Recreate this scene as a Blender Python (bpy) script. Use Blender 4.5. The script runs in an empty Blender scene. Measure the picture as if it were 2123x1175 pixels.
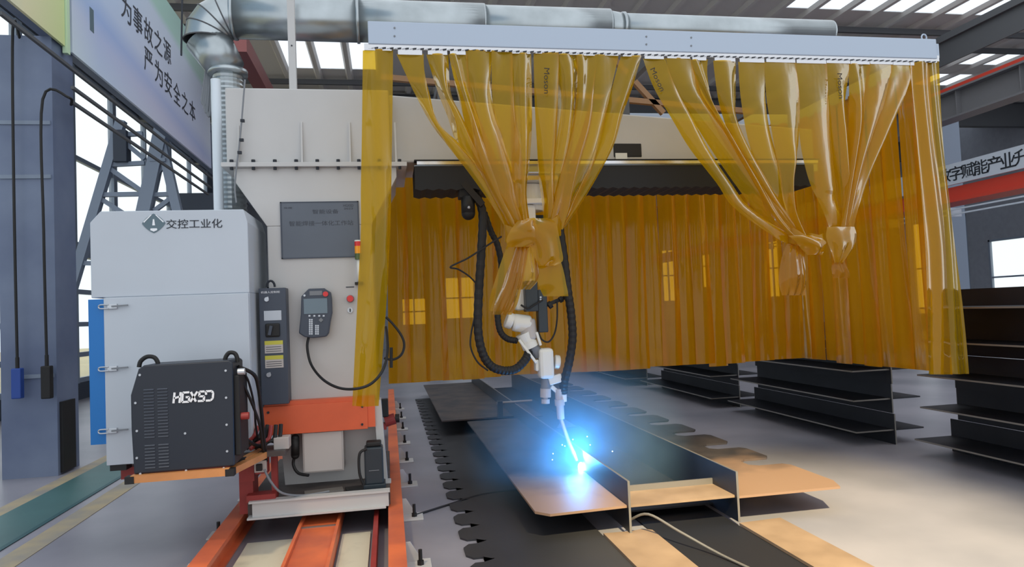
import bpy, bmesh, math, random
from mathutils import Vector, Matrix

S = bpy.context.scene
COL = S.collection
R = math.radians

# ------------------------------------------------------------------ camera
F_PX, W_PX, H_PX = 1440.0, 2123.0, 1175.0
YAW, PITCH, ROLL, CAM_H = R(10.2), R(2.25), R(2.4), 1.5
CAM = Vector((0, 0, CAM_H))
FW = Vector((math.sin(YAW) * math.cos(PITCH), math.cos(YAW) * math.cos(PITCH), math.sin(PITCH)))
RT0 = Vector((math.cos(YAW), -math.sin(YAW), 0))
UP0 = RT0.cross(FW)
RT = RT0 * math.cos(ROLL) - UP0 * math.sin(ROLL)
UP = UP0 * math.cos(ROLL) + RT0 * math.sin(ROLL)
cd = bpy.data.cameras.new('camera')
cd.sensor_width = 36.0
cd.lens = 36.0 * F_PX / W_PX
cam = bpy.data.objects.new('camera', cd)
COL.objects.link(cam)
cam.matrix_world = Matrix(((RT.x, UP.x, -FW.x, CAM.x), (RT.y, UP.y, -FW.y, CAM.y), (RT.z, UP.z, -FW.z, CAM.z), (0, 0, 0, 1)))
cd.clip_end = 400
S.camera = cam
S.view_settings.view_transform = 'Standard'
S.view_settings.look = 'None'
S.view_settings.gamma = 1.0
S.view_settings.exposure = 0.0
S.cycles.use_denoising = True
S.cycles.max_bounces = 7
S.cycles.diffuse_bounces = 3
S.cycles.glossy_bounces = 3
S.cycles.transmission_bounces = 4
S.cycles.transparent_max_bounces = 14
S.cycles.volume_bounces = 0
S.cycles.use_adaptive_sampling = True
S.cycles.adaptive_threshold = 0.02
S.cycles.sample_clamp_indirect = 4.0

# ------------------------------------------------------------------ world and lights
wd = bpy.data.worlds.new('overcast_sky')
S.world = wd
wd.use_nodes = True
bg = wd.node_tree.nodes['Background']
bg.inputs[0].default_value = (0.90, 0.95, 1.0, 1)
bg.inputs[1].default_value = 1.25

def spot(name, loc, target, energy, angle, blend, color, size):
    l = bpy.data.lights.new(name, 'SPOT')
    l.energy, l.spot_size, l.spot_blend, l.color, l.shadow_soft_size = energy, R(angle), blend, color, size
    o = bpy.data.objects.new(name, l)
    COL.objects.link(o)
    o.location = loc
    o.rotation_euler = (Vector(target) - Vector(loc)).to_track_quat('-Z', 'Y').to_euler()
    return o
spot('added_sun_spot', (1.7, -2.5, 7.0), (2.6, 3.9, 0), 10800, 24, 0.75, (1.0, 0.83, 0.48), 0.12)  # added spot standing in for sun on floor and plate ends; no skylight there
spot('added_sun_spot_rail', (-3.0, 0.0, 8.5), (-0.4, 4.0, 0), 1500, 17, 0.8, (1.0, 0.80, 0.50), 0.3)  # second added spot, warming the track rails like sun; no skylight above

ARC = Vector((1.48, 5.45, 0.225))
pl = bpy.data.lights.new('welding_arc_light', 'POINT')
pl.energy, pl.color, pl.shadow_soft_size = 52, (0.06, 0.36, 1.0), 0.09
plo = bpy.data.objects.new('welding_arc_light', pl)
COL.objects.link(plo)
plo.location = ARC + Vector((-0.02, -0.03, 0.11))

# ------------------------------------------------------------------ survey: where a sight line through the photo meets a known plane
def at(x, y, X=None, Y=None, Z=None):
    d = FW + RT * ((x - W_PX / 2) / F_PX) - UP * ((y - H_PX / 2) / F_PX)
    t = (X - CAM.x) / d.x if X is not None else (Y - CAM.y) / d.y if Y is not None else (Z - CAM.z) / d.z
    return CAM + d * t

# ------------------------------------------------------------------ materials
def lin(c):
    return tuple(((v / 255) / 12.92 if v <= 10.3 else ((v / 255 + 0.055) / 1.055) ** 2.4) for v in c)
def mat(name, rgb, rough=0.5, metal=0.0, var=0.0, scale=6.0, bump=0.0, rgb2=None, spec=0.5, emit=0.0, stretch=(1, 1, 1), lo=0.35, hi=0.65):
    m = bpy.data.materials.new(name)
    m.use_nodes = True
    nt = m.node_tree
    b = nt.nodes['Principled BSDF']
    c = (*lin(rgb), 1)
    b.inputs['Base Color'].default_value = c
    b.inputs['Roughness'].default_value = rough
    b.inputs['Metallic'].default_value = metal
    b.inputs['Specular IOR Level'].default_value = spec
    if emit:
        b.inputs['Emission Color'].default_value = c
        b.inputs['Emission Strength'].default_value = emit
    if var or rgb2 or bump:
        tc = nt.nodes.new('ShaderNodeTexCoord')
        mp = nt.nodes.new('ShaderNodeMapping')
        mp.inputs['Scale'].default_value = stretch
        nz = nt.nodes.new('ShaderNodeTexNoise')
        nz.inputs['Scale'].default_value = scale
        nz.inputs['Detail'].default_value = 5
        nt.links.new(tc.outputs['Object'], mp.inputs[0])
        nt.links.new(mp.outputs[0], nz.inputs[0])
        if var or rgb2:
            rp = nt.nodes.new('ShaderNodeValToRGB')
            rp.color_ramp.elements[0].position = lo
            rp.color_ramp.elements[1].position = hi
            c2 = (*lin(rgb2), 1) if rgb2 else (*[max(0, v * (1 - var)) for v in c[:3]], 1)
            rp.color_ramp.elements[0].color = c2
            rp.color_ramp.elements[1].color = c
            nt.links.new(nz.outputs['Fac'], rp.inputs[0])
            nt.links.new(rp.outputs[0], b.inputs['Base Color'])
        if bump:
            bp = nt.nodes.new('ShaderNodeBump')
            bp.inputs['Strength'].default_value = bump
            bp.inputs['Distance'].default_value = 0.02
            nt.links.new(nz.outputs['Fac'], bp.inputs['Height'])
            nt.links.new(bp.outputs[0], b.inputs['Normal'])
    return m

def pvc(name, tint, body, clear, rough=0.05):
    """tinted soft PVC: part clear and tinted, part cloudy, with a glossy skin"""
    m = bpy.data.materials.new(name)
    m.use_nodes = True
    nt = m.node_tree
    nt.nodes.clear()
    out = nt.nodes.new('ShaderNodeOutputMaterial')
    tr = nt.nodes.new('ShaderNodeBsdfTransparent')
    tr.inputs[0].default_value = (*tint, 1)
    df = nt.nodes.new('ShaderNodeBsdfDiffuse')
    df.inputs[0].default_value = (*body, 1)
    tl = nt.nodes.new('ShaderNodeBsdfTranslucent')
    tl.inputs[0].default_value = (*body, 1)
    gl = nt.nodes.new('ShaderNodeBsdfGlossy')
    gl.inputs['Roughness'].default_value = rough
    gl.inputs['Color'].default_value = (1, 0.95, 0.85, 1)
    fr = nt.nodes.new('ShaderNodeFresnel')
    fr.inputs[0].default_value = 1.33
    tc = nt.nodes.new('ShaderNodeTexCoord')
    nz = nt.nodes.new('ShaderNodeTexNoise')
    nz.inputs['Scale'].default_value = 5
    bp = nt.nodes.new('ShaderNodeBump')
    bp.inputs['Strength'].default_value = 0.25
    bp.inputs['Distance'].default_value = 0.03
    m1 = nt.nodes.new('ShaderNodeMixShader')
    m1.inputs[0].default_value = 0.45
    m2 = nt.nodes.new('ShaderNodeMixShader')
    m2.inputs[0].default_value = clear
    m3 = nt.nodes.new('ShaderNodeMixShader')
    L = nt.links.new
    mpg = nt.nodes.new('ShaderNodeMapping'); mpg.inputs['Scale'].default_value = (1.6, 1.6, 0.45)
    L(tc.outputs['Object'], mpg.inputs[0]); L(mpg.outputs[0], nz.inputs[0]); L(nz.outputs['Fac'], bp.inputs['Height'])
    L(bp.outputs[0], gl.inputs['Normal']); L(bp.outputs[0], fr.inputs['Normal'])
    L(df.outputs[0], m1.inputs[1]); L(tl.outputs[0], m1.inputs[2])
    L(m1.outputs[0], m2.inputs[1]); L(tr.outputs[0], m2.inputs[2])
    cl = nt.nodes.new('ShaderNodeMath'); cl.operation = 'MINIMUM'; cl.inputs[1].default_value = 0.3
    L(fr.outputs[0], cl.inputs[0]); L(cl.outputs[0], m3.inputs[0]); L(m2.outputs[0], m3.inputs[1]); L(gl.outputs[0], m3.inputs[2])
    L(m3.outputs[0], out.inputs[0])
    return m

M = {}
M['white'] = mat('white_painted_steel', (192, 191, 190), 0.42, var=0.06, scale=2.0)
M['cabinet'] = mat('pale_cabinet_paint', (190, 197, 206), 0.4, var=0.05, scale=1.6)
M['offwhite'] = mat('robot_white_paint', (226, 226, 220), 0.35)
M['orange'] = mat('orange_paint', (226, 100, 58), 0.42, var=0.14, scale=3)
M['rail_orange'] = mat('worn_orange_paint', (222, 112, 66), 0.45, rgb2=(172, 84, 62), scale=2.2, lo=0.3, hi=0.6)
M['darkred'] = mat('dark_red_paint', (150, 48, 44), 0.5, var=0.2)
M['blue'] = mat('blue_panel_paint', (14, 112, 186), 0.4)
M['charcoal'] = mat('charcoal_paint', (62, 70, 84), 0.45, var=0.06)
M['black'] = mat('black_paint', (30, 36, 48), 0.42)
M['rubber'] = mat('black_rubber', (22, 21, 22), 0.6)
M['motor'] = mat('motor_dark_green_grey', (36, 46, 54), 0.4)
M['bellows'] = mat('bellows_black', (24, 26, 30), 0.7)
M['silver'] = mat('bright_rail_steel', (205, 205, 208), 0.22, 0.9)
M['galv'] = mat('galvanised_steel', (182, 190, 194), 0.30, 0.85, var=0.22, scale=3.5, bump=0.03)
M['zinc'] = mat('zinc_fitting', (190, 194, 200), 0.35, 0.6)
M['alu'] = mat('silver_grey_rail_paint', (172, 184, 200), 0.42, 0.15)
M['grey'] = mat('grey_plastic', (120, 124, 130), 0.5)
M['lightgrey'] = mat('light_grey_box', (186, 180, 176), 0.5)
M['screen'] = mat('lcd_screen', (104, 122, 134), 0.25)
M['plate_dark'] = mat('brushed_nameplate', (92, 98, 108), 0.36, 0.35, var=0.12, scale=2)
M['ink'] = mat('dark_lettering', (30, 36, 46), 0.6)
M['ink_soft'] = mat('engraved_lettering', (58, 62, 72), 0.6)
M['brand_ink'] = mat('strip_print', (44, 30, 4), 0.6)
M['white_ink'] = mat('white_lettering', (236, 238, 242), 0.5)
M['logo'] = mat('logo_green_grey', (92, 112, 122), 0.5)
M['yellow_label'] = mat('yellow_warning_label', (196, 190, 70), 0.5)
M['red'] = mat('red_plastic', (214, 48, 48), 0.35)
M['amber'] = mat('amber_lens', (245, 160, 30), 0.3)
M['green'] = mat('green_lens', (80, 96, 50), 0.3)
M['tan'] = mat('tan_bracket_paint', (206, 140, 84), 0.5, var=0.15)
M['brace_tan'] = mat('brown_frame_paint', (150, 112, 76), 0.5)
M['steel'] = mat('mill_scale_steel', (52, 52, 58), 0.46, 0.2, rgb2=(34, 35, 42), scale=1.7, bump=0.03)
M['rust'] = mat('rust_tan_steel', (84, 74, 70), 0.55, 0.1, rgb2=(52, 50, 54), scale=3.0, bump=0.03)
M['trough'] = mat('shadow_dark_steel', (26, 27, 34), 0.6, 0.1)  # steel with the shade of the deep trench put into its base colour
M['sheet'] = mat('dark_flat_grey', (60, 60, 64), 0.5, 0.2, var=0.25, scale=1.2)
M['stock'] = mat('dark_stock_steel', (40, 42, 50), 0.5, 0.3, var=0.3, scale=2)
M['edge'] = mat('cut_steel_edge', (132, 128, 124), 0.45, 0.5)
M['cream'] = mat('cream_concrete', (206, 202, 182), 0.6, rgb2=(150, 150, 138), scale=2.4, lo=0.25, hi=0.5)
M['deck'] = mat('dirty_deck_plate', (84, 76, 74), 0.55, var=0.4, scale=8)
M['floor'] = mat('grey_epoxy_floor', (156, 153, 162), 0.34, rgb2=(124, 124, 134), scale=0.8, lo=0.3, hi=0.7, spec=0.35)
M['path'] = mat('green_walkway_paint', (74, 112, 112), 0.45, var=0.2, scale=1.5)
M['pathline'] = mat('walkway_edge_line', (44, 84, 90), 0.5)
M['yline'] = mat('faded_yellow_line', (172, 156, 126), 0.6, rgb2=(142, 138, 132), scale=3, lo=0.35, hi=0.6)
M['colpaint'] = mat('blue_grey_column_paint', (118, 130, 154), 0.5, rgb2=(94, 106, 134), scale=1.2)
M['lattice'] = mat('grey_lattice_paint', (128, 140, 158), 0.5)
M['wall'] = mat('wall_cladding', (142, 146, 156), 0.6, var=0.1)
M['darkwall'] = mat('dark_wall_panel', (52, 60, 74), 0.6)
M['roof'] = mat('roof_sheet', (214, 210, 206), 0.6)
M['rafter'] = mat('roof_steel', (86, 88, 92), 0.6)
M['red_beam'] = mat('red_crane_paint', (206, 66, 48), 0.5)
M['craneweb'] = mat('grey_crane_paint', (116, 116, 120), 0.5)
M['sign'] = mat('pale_sign_board', (196, 204, 216), 0.5)
M['conduit'] = mat('white_pipe', (216, 224, 232), 0.35)
M['pvc_front'] = pvc('amber_pvc_strip', (0.90, 0.56, 0.04), (0.60, 0.365, 0.005), 0.45)
M['pvc_back'] = pvc('amber_pvc_strip_dusty', (0.92, 0.46, 0.02), (0.66, 0.29, 0.003), 0.28, 0.12)
M['pvc_clear'] = pvc('clear_pvc_tail', (0.92, 0.58, 0.10), (0.50, 0.27, 0.02), 0.5)

def rust_sunlit_end(name, frac):
    """dark mill scale; ragged tan -Y end, part rust, part sunlight painted in"""
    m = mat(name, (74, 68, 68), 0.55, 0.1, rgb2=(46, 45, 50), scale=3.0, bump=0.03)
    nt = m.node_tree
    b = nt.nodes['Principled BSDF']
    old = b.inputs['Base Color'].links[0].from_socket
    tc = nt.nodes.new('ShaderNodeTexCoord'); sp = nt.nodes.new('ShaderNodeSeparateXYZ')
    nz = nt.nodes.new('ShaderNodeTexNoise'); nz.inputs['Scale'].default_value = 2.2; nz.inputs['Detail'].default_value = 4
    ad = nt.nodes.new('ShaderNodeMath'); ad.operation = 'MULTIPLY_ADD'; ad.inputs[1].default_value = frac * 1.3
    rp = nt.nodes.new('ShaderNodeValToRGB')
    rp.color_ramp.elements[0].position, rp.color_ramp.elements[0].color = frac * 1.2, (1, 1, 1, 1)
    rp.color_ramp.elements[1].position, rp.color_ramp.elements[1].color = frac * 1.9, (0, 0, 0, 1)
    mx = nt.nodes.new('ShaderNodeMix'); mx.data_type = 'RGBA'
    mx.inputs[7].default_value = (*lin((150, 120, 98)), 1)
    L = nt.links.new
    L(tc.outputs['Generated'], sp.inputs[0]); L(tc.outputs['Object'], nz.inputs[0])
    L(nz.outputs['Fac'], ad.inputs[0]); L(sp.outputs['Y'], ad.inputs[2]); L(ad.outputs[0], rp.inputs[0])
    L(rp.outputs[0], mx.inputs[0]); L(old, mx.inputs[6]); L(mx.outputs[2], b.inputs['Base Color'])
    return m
M['rust_sunlit_wing'] = rust_sunlit_end('mill_scale_rust_sunlit_end', 0.22)
M['rust_sunlit_comb'] = rust_sunlit_end('mill_scale_rust_sunlit_end_long', 0.11)
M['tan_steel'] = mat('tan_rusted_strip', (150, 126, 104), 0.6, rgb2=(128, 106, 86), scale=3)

def emission(name, color, strength):
    m = bpy.data.materials.new(name)
    m.use_nodes = True
    nt = m.node_tree
    nt.nodes.clear()
    e = nt.nodes.new('ShaderNodeEmission')
    e.inputs[0].default_value = (*color, 1)
    e.inputs[1].default_value = strength
    o = nt.nodes.new('ShaderNodeOutputMaterial')
    nt.links.new(e.outputs[0], o.inputs[0])
    return m
M['arc'] = emission('welding_arc', (0.35, 0.85, 1.0), 40)
M['spark'] = emission('hot_spark', (0.6, 0.9, 1.0), 6)

def glass(name, tint, diff):
    m = bpy.data.materials.new(name)
    m.use_nodes = True
    nt = m.node_tree
    nt.nodes.clear()
    out = nt.nodes.new('ShaderNodeOutputMaterial')
    tr = nt.nodes.new('ShaderNodeBsdfTransparent')
    tr.inputs[0].default_value = (*tint, 1)
    tl = nt.nodes.new('ShaderNodeBsdfTranslucent')
    tl.inputs[0].default_value = (0.9, 0.95, 1, 1)
    mx = nt.nodes.new('ShaderNodeMixShader')
    mx.inputs[0].default_value = diff
    nt.links.new(tr.outputs[0], mx.inputs[1]); nt.links.new(tl.outputs[0], mx.inputs[2]); nt.links.new(mx.outputs[0], out.inputs[0])
    return m
M['glass'] = glass('window_glass', (0.96, 0.99, 1.0), 0.08)
M['skylight'] = glass('translucent_roof_sheet', (1, 1, 1), 0.45)

def banner_mat():
    """the banner's own printed colours: lavender ground, blue swash, green and white ends"""
    m = bpy.data.materials.new('printed_banner')
    m.use_nodes = True
    nt = m.node_tree
    b = nt.nodes['Principled BSDF']
    b.inputs['Roughness'].default_value = 0.5
    tc = nt.nodes.new('ShaderNodeTexCoord')
    sp = nt.nodes.new('ShaderNodeSeparateXYZ')
    L = nt.links.new
    L(tc.outputs['Generated'], sp.inputs[0])
    def ramp(sock, els):
        r = nt.nodes.new('ShaderNodeValToRGB')
        cr = r.color_ramp
        cr.elements[0].position, cr.elements[1].position = els[0][0], els[-1][0]
        cr.elements[0].color, cr.elements[1].color = (*lin(els[0][1]), 1), (*lin(els[-1][1]), 1)
        for p, c in els[1:-1]:
            cr.elements.new(p).color = (*lin(c), 1)
        L(sock, r.inputs[0])
        return r.outputs[0]
    along = ramp(sp.outputs['Y'], [(0, (205, 228, 232)), (0.12, (178, 208, 240)), (0.45, (214, 222, 240)), (0.9, (214, 222, 244)), (1, (236, 244, 252))])
    ma = nt.nodes.new('ShaderNodeMath'); ma.operation = 'MULTIPLY_ADD'
    ma.inputs[1].default_value = 0.30
    L(sp.outputs['Y'], ma.inputs[0]); L(sp.outputs['Z'], ma.inputs[2])
    down = ramp(ma.outputs[0], [(0.0, (226, 232, 244)), (0.25, (200, 196, 232)), (0.36, (150, 166, 226)), (0.5, (204, 212, 238)), (0.92, (196, 214, 232)), (1.0, (120, 200, 150))])
    mx = nt.nodes.new('ShaderNodeMix'); mx.data_type = 'RGBA'; mx.inputs[0].default_value = 0.5
    L(along, mx.inputs[6]); L(down, mx.inputs[7]); L(mx.outputs[2], b.inputs['Base Color'])
    return m
M['banner'] = banner_mat()
def banner2_mat():
    m = bpy.data.materials.new('printed_banner_pale')
    m.use_nodes = True
    nt = m.node_tree
    b = nt.nodes['Principled BSDF']
    tc = nt.nodes.new('ShaderNodeTexCoord'); sp = nt.nodes.new('ShaderNodeSeparateXYZ'); r = nt.nodes.new('ShaderNodeValToRGB')
    nt.links.new(tc.outputs['Generated'], sp.inputs[0]); nt.links.new(sp.outputs['Y'], r.inputs[0]); nt.links.new(r.outputs[0], b.inputs['Base Color'])
    for p, c in ((0.55, (186, 214, 232)), (0.85, (232, 226, 184))):
        r.color_ramp.elements.new(p).color = (*lin(c), 1)
    r.color_ramp.elements[0].color = (*lin((176, 206, 230)), 1)
    r.color_ramp.elements[-1].color = (*lin((214, 226, 160)), 1)
    return m
M['banner_pale'] = banner2_mat()

# ------------------------------------------------------------------ mesh helpers
class MB:
    def __init__(s):
        s.bm = bmesh.new()
    def box(s, x0, x1, y0, y1, z0, z1, mtx=None):
        g = bmesh.ops.create_cube(s.bm, size=1)
        for v in g['verts']:
            v.co = Vector(((x0 + x1) / 2 + v.co.x * (x1 - x0), (y0 + y1) / 2 + v.co.y * (y1 - y0), (z0 + z1) / 2 + v.co.z * (z1 - z0)))
            if mtx: v.co = mtx @ v.co
        return s
    def bar(s, a, b, w, h=None, up=(0, 0, 1)):
        a, b = Vector(a), Vector(b)
        d = (b - a); n = d.length; d.normalize()
        u = Vector(up)
        if abs(d.dot(u)) > 0.98: u = Vector((0, 1, 0))
        x = d.cross(u).normalized(); u = x.cross(d)
        m = Matrix(((x.x, d.x, u.x, a.x), (x.y, d.y, u.y, a.y), (x.z, d.z, u.z, a.z), (0, 0, 0, 1)))
        h = h or w
        return s.box(-w / 2, w / 2, 0, n, -h / 2, h / 2, m)
    def cyl(s, a, b, r, r2=None, n=20, cap=True):
        a, b = Vector(a), Vector(b)
        d = b - a
        q = d.to_track_quat('Z', 'Y').to_matrix().to_4x4()
        m = Matrix.Translation((a + b) / 2) @ q
        bmesh.ops.create_cone(s.bm, cap_ends=cap, segments=n, radius1=r, radius2=r if r2 is None else r2, depth=d.length, matrix=m)
        return s
    def ball(s, c, r, n=16, sc=(1, 1, 1)):
        m = Matrix.Translation(c) @ Matrix.Diagonal((*sc, 1))
        bmesh.ops.create_uvsphere(s.bm, u_segments=n, v_segments=max(6, n // 2), radius=r, matrix=m)
        return s
    def prism(s, poly, axis, a, b):
        """polygon given as 2D points, extruded along axis 'x','y' or 'z' from a to b"""
        def P(p, t):
            return {'x': (t, p[0], p[1]), 'y': (p[0], t, p[1]), 'z': (p[0], p[1], t)}[axis]
        v0 = [s.bm.verts.new(P(p, a)) for p in poly]
        v1 = [s.bm.verts.new(P(p, b)) for p in poly]
        s.bm.faces.new(v0); s.bm.faces.new(v1[::-1])
        n = len(poly)
        for i in range(n):
            s.bm.faces.new((v0[i], v1[i], v1[(i + 1) % n], v0[(i + 1) % n]))
        return s
    def tube(s, pts, r, n=10, sub=6, rib=0.0):
        pts = smooth(pts, sub)
        rings = []
        prev = None
        for i, p in enumerate(pts):
            t = (pts[min(i + 1, len(pts) - 1)] - pts[max(i - 1, 0)]).normalized()
            if prev is None:
                u = t.orthogonal().normalized()
            else:
                u = (prev - t * prev.dot(t)).normalized()
            prev = u
            w = t.cross(u)
            rr = r * (1 + (rib if i % 2 else -rib))
            rings.append([s.bm.verts.new(p + (u * math.cos(2 * math.pi * k / n) + w * math.sin(2 * math.pi * k / n)) * rr) for k in range(n)])
        for a, b in zip(rings, rings[1:]):
            for k in range(n):
                s.bm.faces.new((a[k], a[(k + 1) % n], b[(k + 1) % n], b[k]))
        s.bm.faces.new(rings[0][::-1]); s.bm.faces.new(rings[-1])
        return s
    def grid(s, rows):
        vs = [[s.bm.verts.new(p) for p in r] for r in rows]
        for a, b in zip(vs, vs[1:]):
            for k in range(len(a) - 1):
                s.bm.faces.new((a[k], a[k + 1], b[k + 1], b[k]))
        return s

def smooth(pts, sub):
    pts = [Vector(p) for p in pts]
    if len(pts) < 3 or sub < 2: return pts
    out = []
    for i in range(len(pts) - 1):
        p0, p1, p2, p3 = pts[max(i - 1, 0)], pts[i], pts[i + 1], pts[min(i + 2, len(pts) - 1)]
        for k in range(sub):
            t = k / sub
            out.append(0.5 * ((2 * p1) + (p2 - p0) * t + (2 * p0 - 5 * p1 + 4 * p2 - p3) * t * t + (3 * p1 - p0 - 3 * p2 + p3) * t ** 3))
    out.append(pts[-1])
    return out

def tag(o, label=None, cat=None, group=None, kind=None):
    if label: o['label'] = label
    if cat: o['category'] = cat
    if group: o['group'] = group
    if kind: o['kind'] = kind
    return o
def thing(name, loc, label, cat, group=None):
    o = bpy.data.objects.new(name, None)
    o.empty_display_size = 0.1
    o.location = loc
    COL.objects.link(o)
    return tag(o, label, cat, group)
def wloc(o):
    v = Vector(o.location)
    while o.parent:
        o = o.parent
        v += Vector(o.location)
    return v
def build(mb, name, m, parent=None, bevel=0.0, sm=False, label=None, seg=2, thick=0.0):
    """link the collected shape as one mesh object; built in world space, stored about its own base"""
    bm = mb.bm
    bmesh.ops.recalc_face_normals(bm, faces=bm.faces[:]) if not thick else None
    xs = [v.co for v in bm.verts]
    lo = Vector((min(v.x for v in xs), min(v.y for v in xs), min(v.z for v in xs)))
    hi = Vector((max(v.x for v in xs), max(v.y for v in xs), max(v.z for v in xs)))
    org = Vector(((lo.x + hi.x) / 2, (lo.y + hi.y) / 2, lo.z))
    bmesh.ops.translate(bm, verts=bm.verts[:], vec=-org)
    me = bpy.data.meshes.new(name)
    bm.to_mesh(me)
    bm.free()
    if sm:
        for p in me.polygons: p.use_smooth = True
    me.materials.append(m if not isinstance(m, str) else M[m])
    o = bpy.data.objects.new(name, me)
    COL.objects.link(o)
    if parent:
        o.parent = parent
        o.location = org - wloc(parent)
    else:
        o.location = org
    if thick:
        sd = o.modifiers.new('thickness', 'SOLIDIFY'); sd.thickness = thick; sd.offset = 0
    if bevel:
        b = o.modifiers.new('edge', 'BEVEL'); b.width = bevel; b.segments = seg; b.limit_method = 'ANGLE'; b.angle_limit = R(40)
    if label: o['label'] = label
    return o
def copy_tree(o, parent=None):
    c = o.copy()
    COL.objects.link(c)
    c.parent = parent
    for ch in o.children:
        copy_tree(ch, c)
    return c
def struct(mb, name, m, **k):
    return tag(build(mb, name, m, **k), kind='structure')

def lettering(text, m, parent, p0, xdir, up, width, height, name='lettering', depth=0.002, shear=0.0, bold=0.0):
    """flat raised letters: the text fills width x height from its lower corner p0, reading along xdir"""
    cu = bpy.data.curves.new('text', 'FONT')
    cu.body = text
    cu.extrude = 0.01
    cu.offset = bold
    cu.shear = shear
    t = bpy.data.objects.new('text', cu)
    COL.objects.link(t)
    bpy.context.view_layer.update()
    me = bpy.data.meshes.new_from_object(t.evaluated_get(bpy.context.evaluated_depsgraph_get()))
    bpy.data.objects.remove(t)
    bm = bmesh.new()
    bm.from_mesh(me)
    bpy.data.meshes.remove(me)
    xs = [v.co.x for v in bm.verts]; ys = [v.co.y for v in bm.verts]
    x0, x1, y0, y1 = min(xs), max(xs), min(ys), max(ys)
    xd, ud = Vector(xdir).normalized(), Vector(up).normalized()
    nd = xd.cross(ud)
    for v in bm.verts:
        v.co = Vector(p0) + xd * ((v.co.x - x0) / (x1 - x0) * width) + ud * ((v.co.y - y0) / (y1 - y0) * height) + nd * (depth * (0.5 + v.co.z / 0.02))
    mb = MB(); mb.bm.free(); mb.bm = bm
    return build(mb, name, m, parent)

def ribbon(rows, Yc, m, name='curtain_strip', parent=None, w0=0.2, k=1.5, ph=0.0, bulge=0.0, nu=14, sub=6, pl=1.0, thick=0.0):
    """a hanging plastic strip: rows = (y, x_a, x_b) sightings on the curtain's plane; where it is gathered narrower than its own width it pleats"""
    ctrl = [Vector((y, xa, xb)) for y, xa, xb in rows]
    pts = smooth(ctrl, sub)
    out = []
    n = len(pts)
    for i, (y, xa, xb) in enumerate(pts):
        yc = Yc[0] + (Yc[1] - Yc[0]) * i / (n - 1) if isinstance(Yc, tuple) else Yc
        a, b = at(xa, y, Y=yc), at(xb, y, Y=yc)
        w = (b - a).length
        amp = min(0.016, math.sqrt(max(0.0, w0 * w0 - w * w)) / (9.0 * k) + 0.002) * pl
        r = []
        for j in range(nu + 1):
            u = j / nu
            p = a.lerp(b, u)
            p.y += amp * math.sin(2 * math.pi * k * u + ph + 0.8 * math.sin(2.2 * i / n * math.pi + ph)) - bulge * math.sin(math.pi * i / (n - 1)) * (1 - (2 * u - 1) ** 2)
            r.append(p)
        out.append(r)
    mb = MB(); mb.grid(out)
    return build(mb, name, m, parent, sm=True)

random.seed(4)

# ================================================================== the hall
struct(MB().box(-6.6, 22.15, -3, 32.2, -0.1, 0), 'floor', 'floor')
struct(MB().box(-60, -6.62, -3, 60, -0.35, -0.05).box(22.16, 60, -3, 60, -0.35, -0.05).box(-6.62, 22.16, 32.22, 60, -0.35, -0.05), 'ground', mat('sandy_yard', (208, 190, 140), 0.8, var=0.2, scale=0.4))
struct(MB().box(-3.17, -2.68, -2, 30, 0.0, 0.004), 'trim_1', 'path')
struct(MB().box(-2.71, -2.67, -2, 30, 0.004, 0.007), 'trim_2', 'pathline')
struct(MB().box(-2.58, -2.40, -2, 30, 0.0, 0.004), 'trim_3', 'yline')
struct(MB().box(-3.32, -3.17, -2, 30, 0.0, 0.004), 'trim_4', 'yline')

# glazed side wall: sill, head, then one window per bay with frame and panes
WX = -6.5
wl = MB().box(WX - 0.12, WX, 1, 27.4, 0, 0.35).box(WX - 0.12, WX, 1, 27.4, 7.2, 8.1).box(WX - 0.12, WX, 27.4, 32, 0, 8.1)
struct(wl, 'wall_left', 'darkwall')
bays = [(1.0, 5.2), (5.2, 9.4), (9.4, 13.9), (13.9, 18.4), (18.4, 22.9), (22.9, 27.4)]
for i, (a, b) in enumerate(bays):
    f = MB()
    for y in (a + 0.06, (a + b) / 2, b - 0.06):
        f.box(WX - 0.1, WX + 0.02, y - 0.05, y + 0.05, 0.35, 7.2)
    for z in (0.41, 0.95, 1.6, 2.3, 5.2, 7.14):
        f.box(WX - 0.08, WX, a, b, z - 0.05, z + 0.05)
    w = struct(f, f'window_{i + 1}', 'lattice')
    build(MB().box(WX - 0.05, WX - 0.04, a, b, 0.35, 7.2), 'pane', 'glass', w)
struct(MB().box(WX - 0.1, WX + 0.06, 1, 27.4, 3.05, 3.35), 'trim_5', 'lattice')

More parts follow.
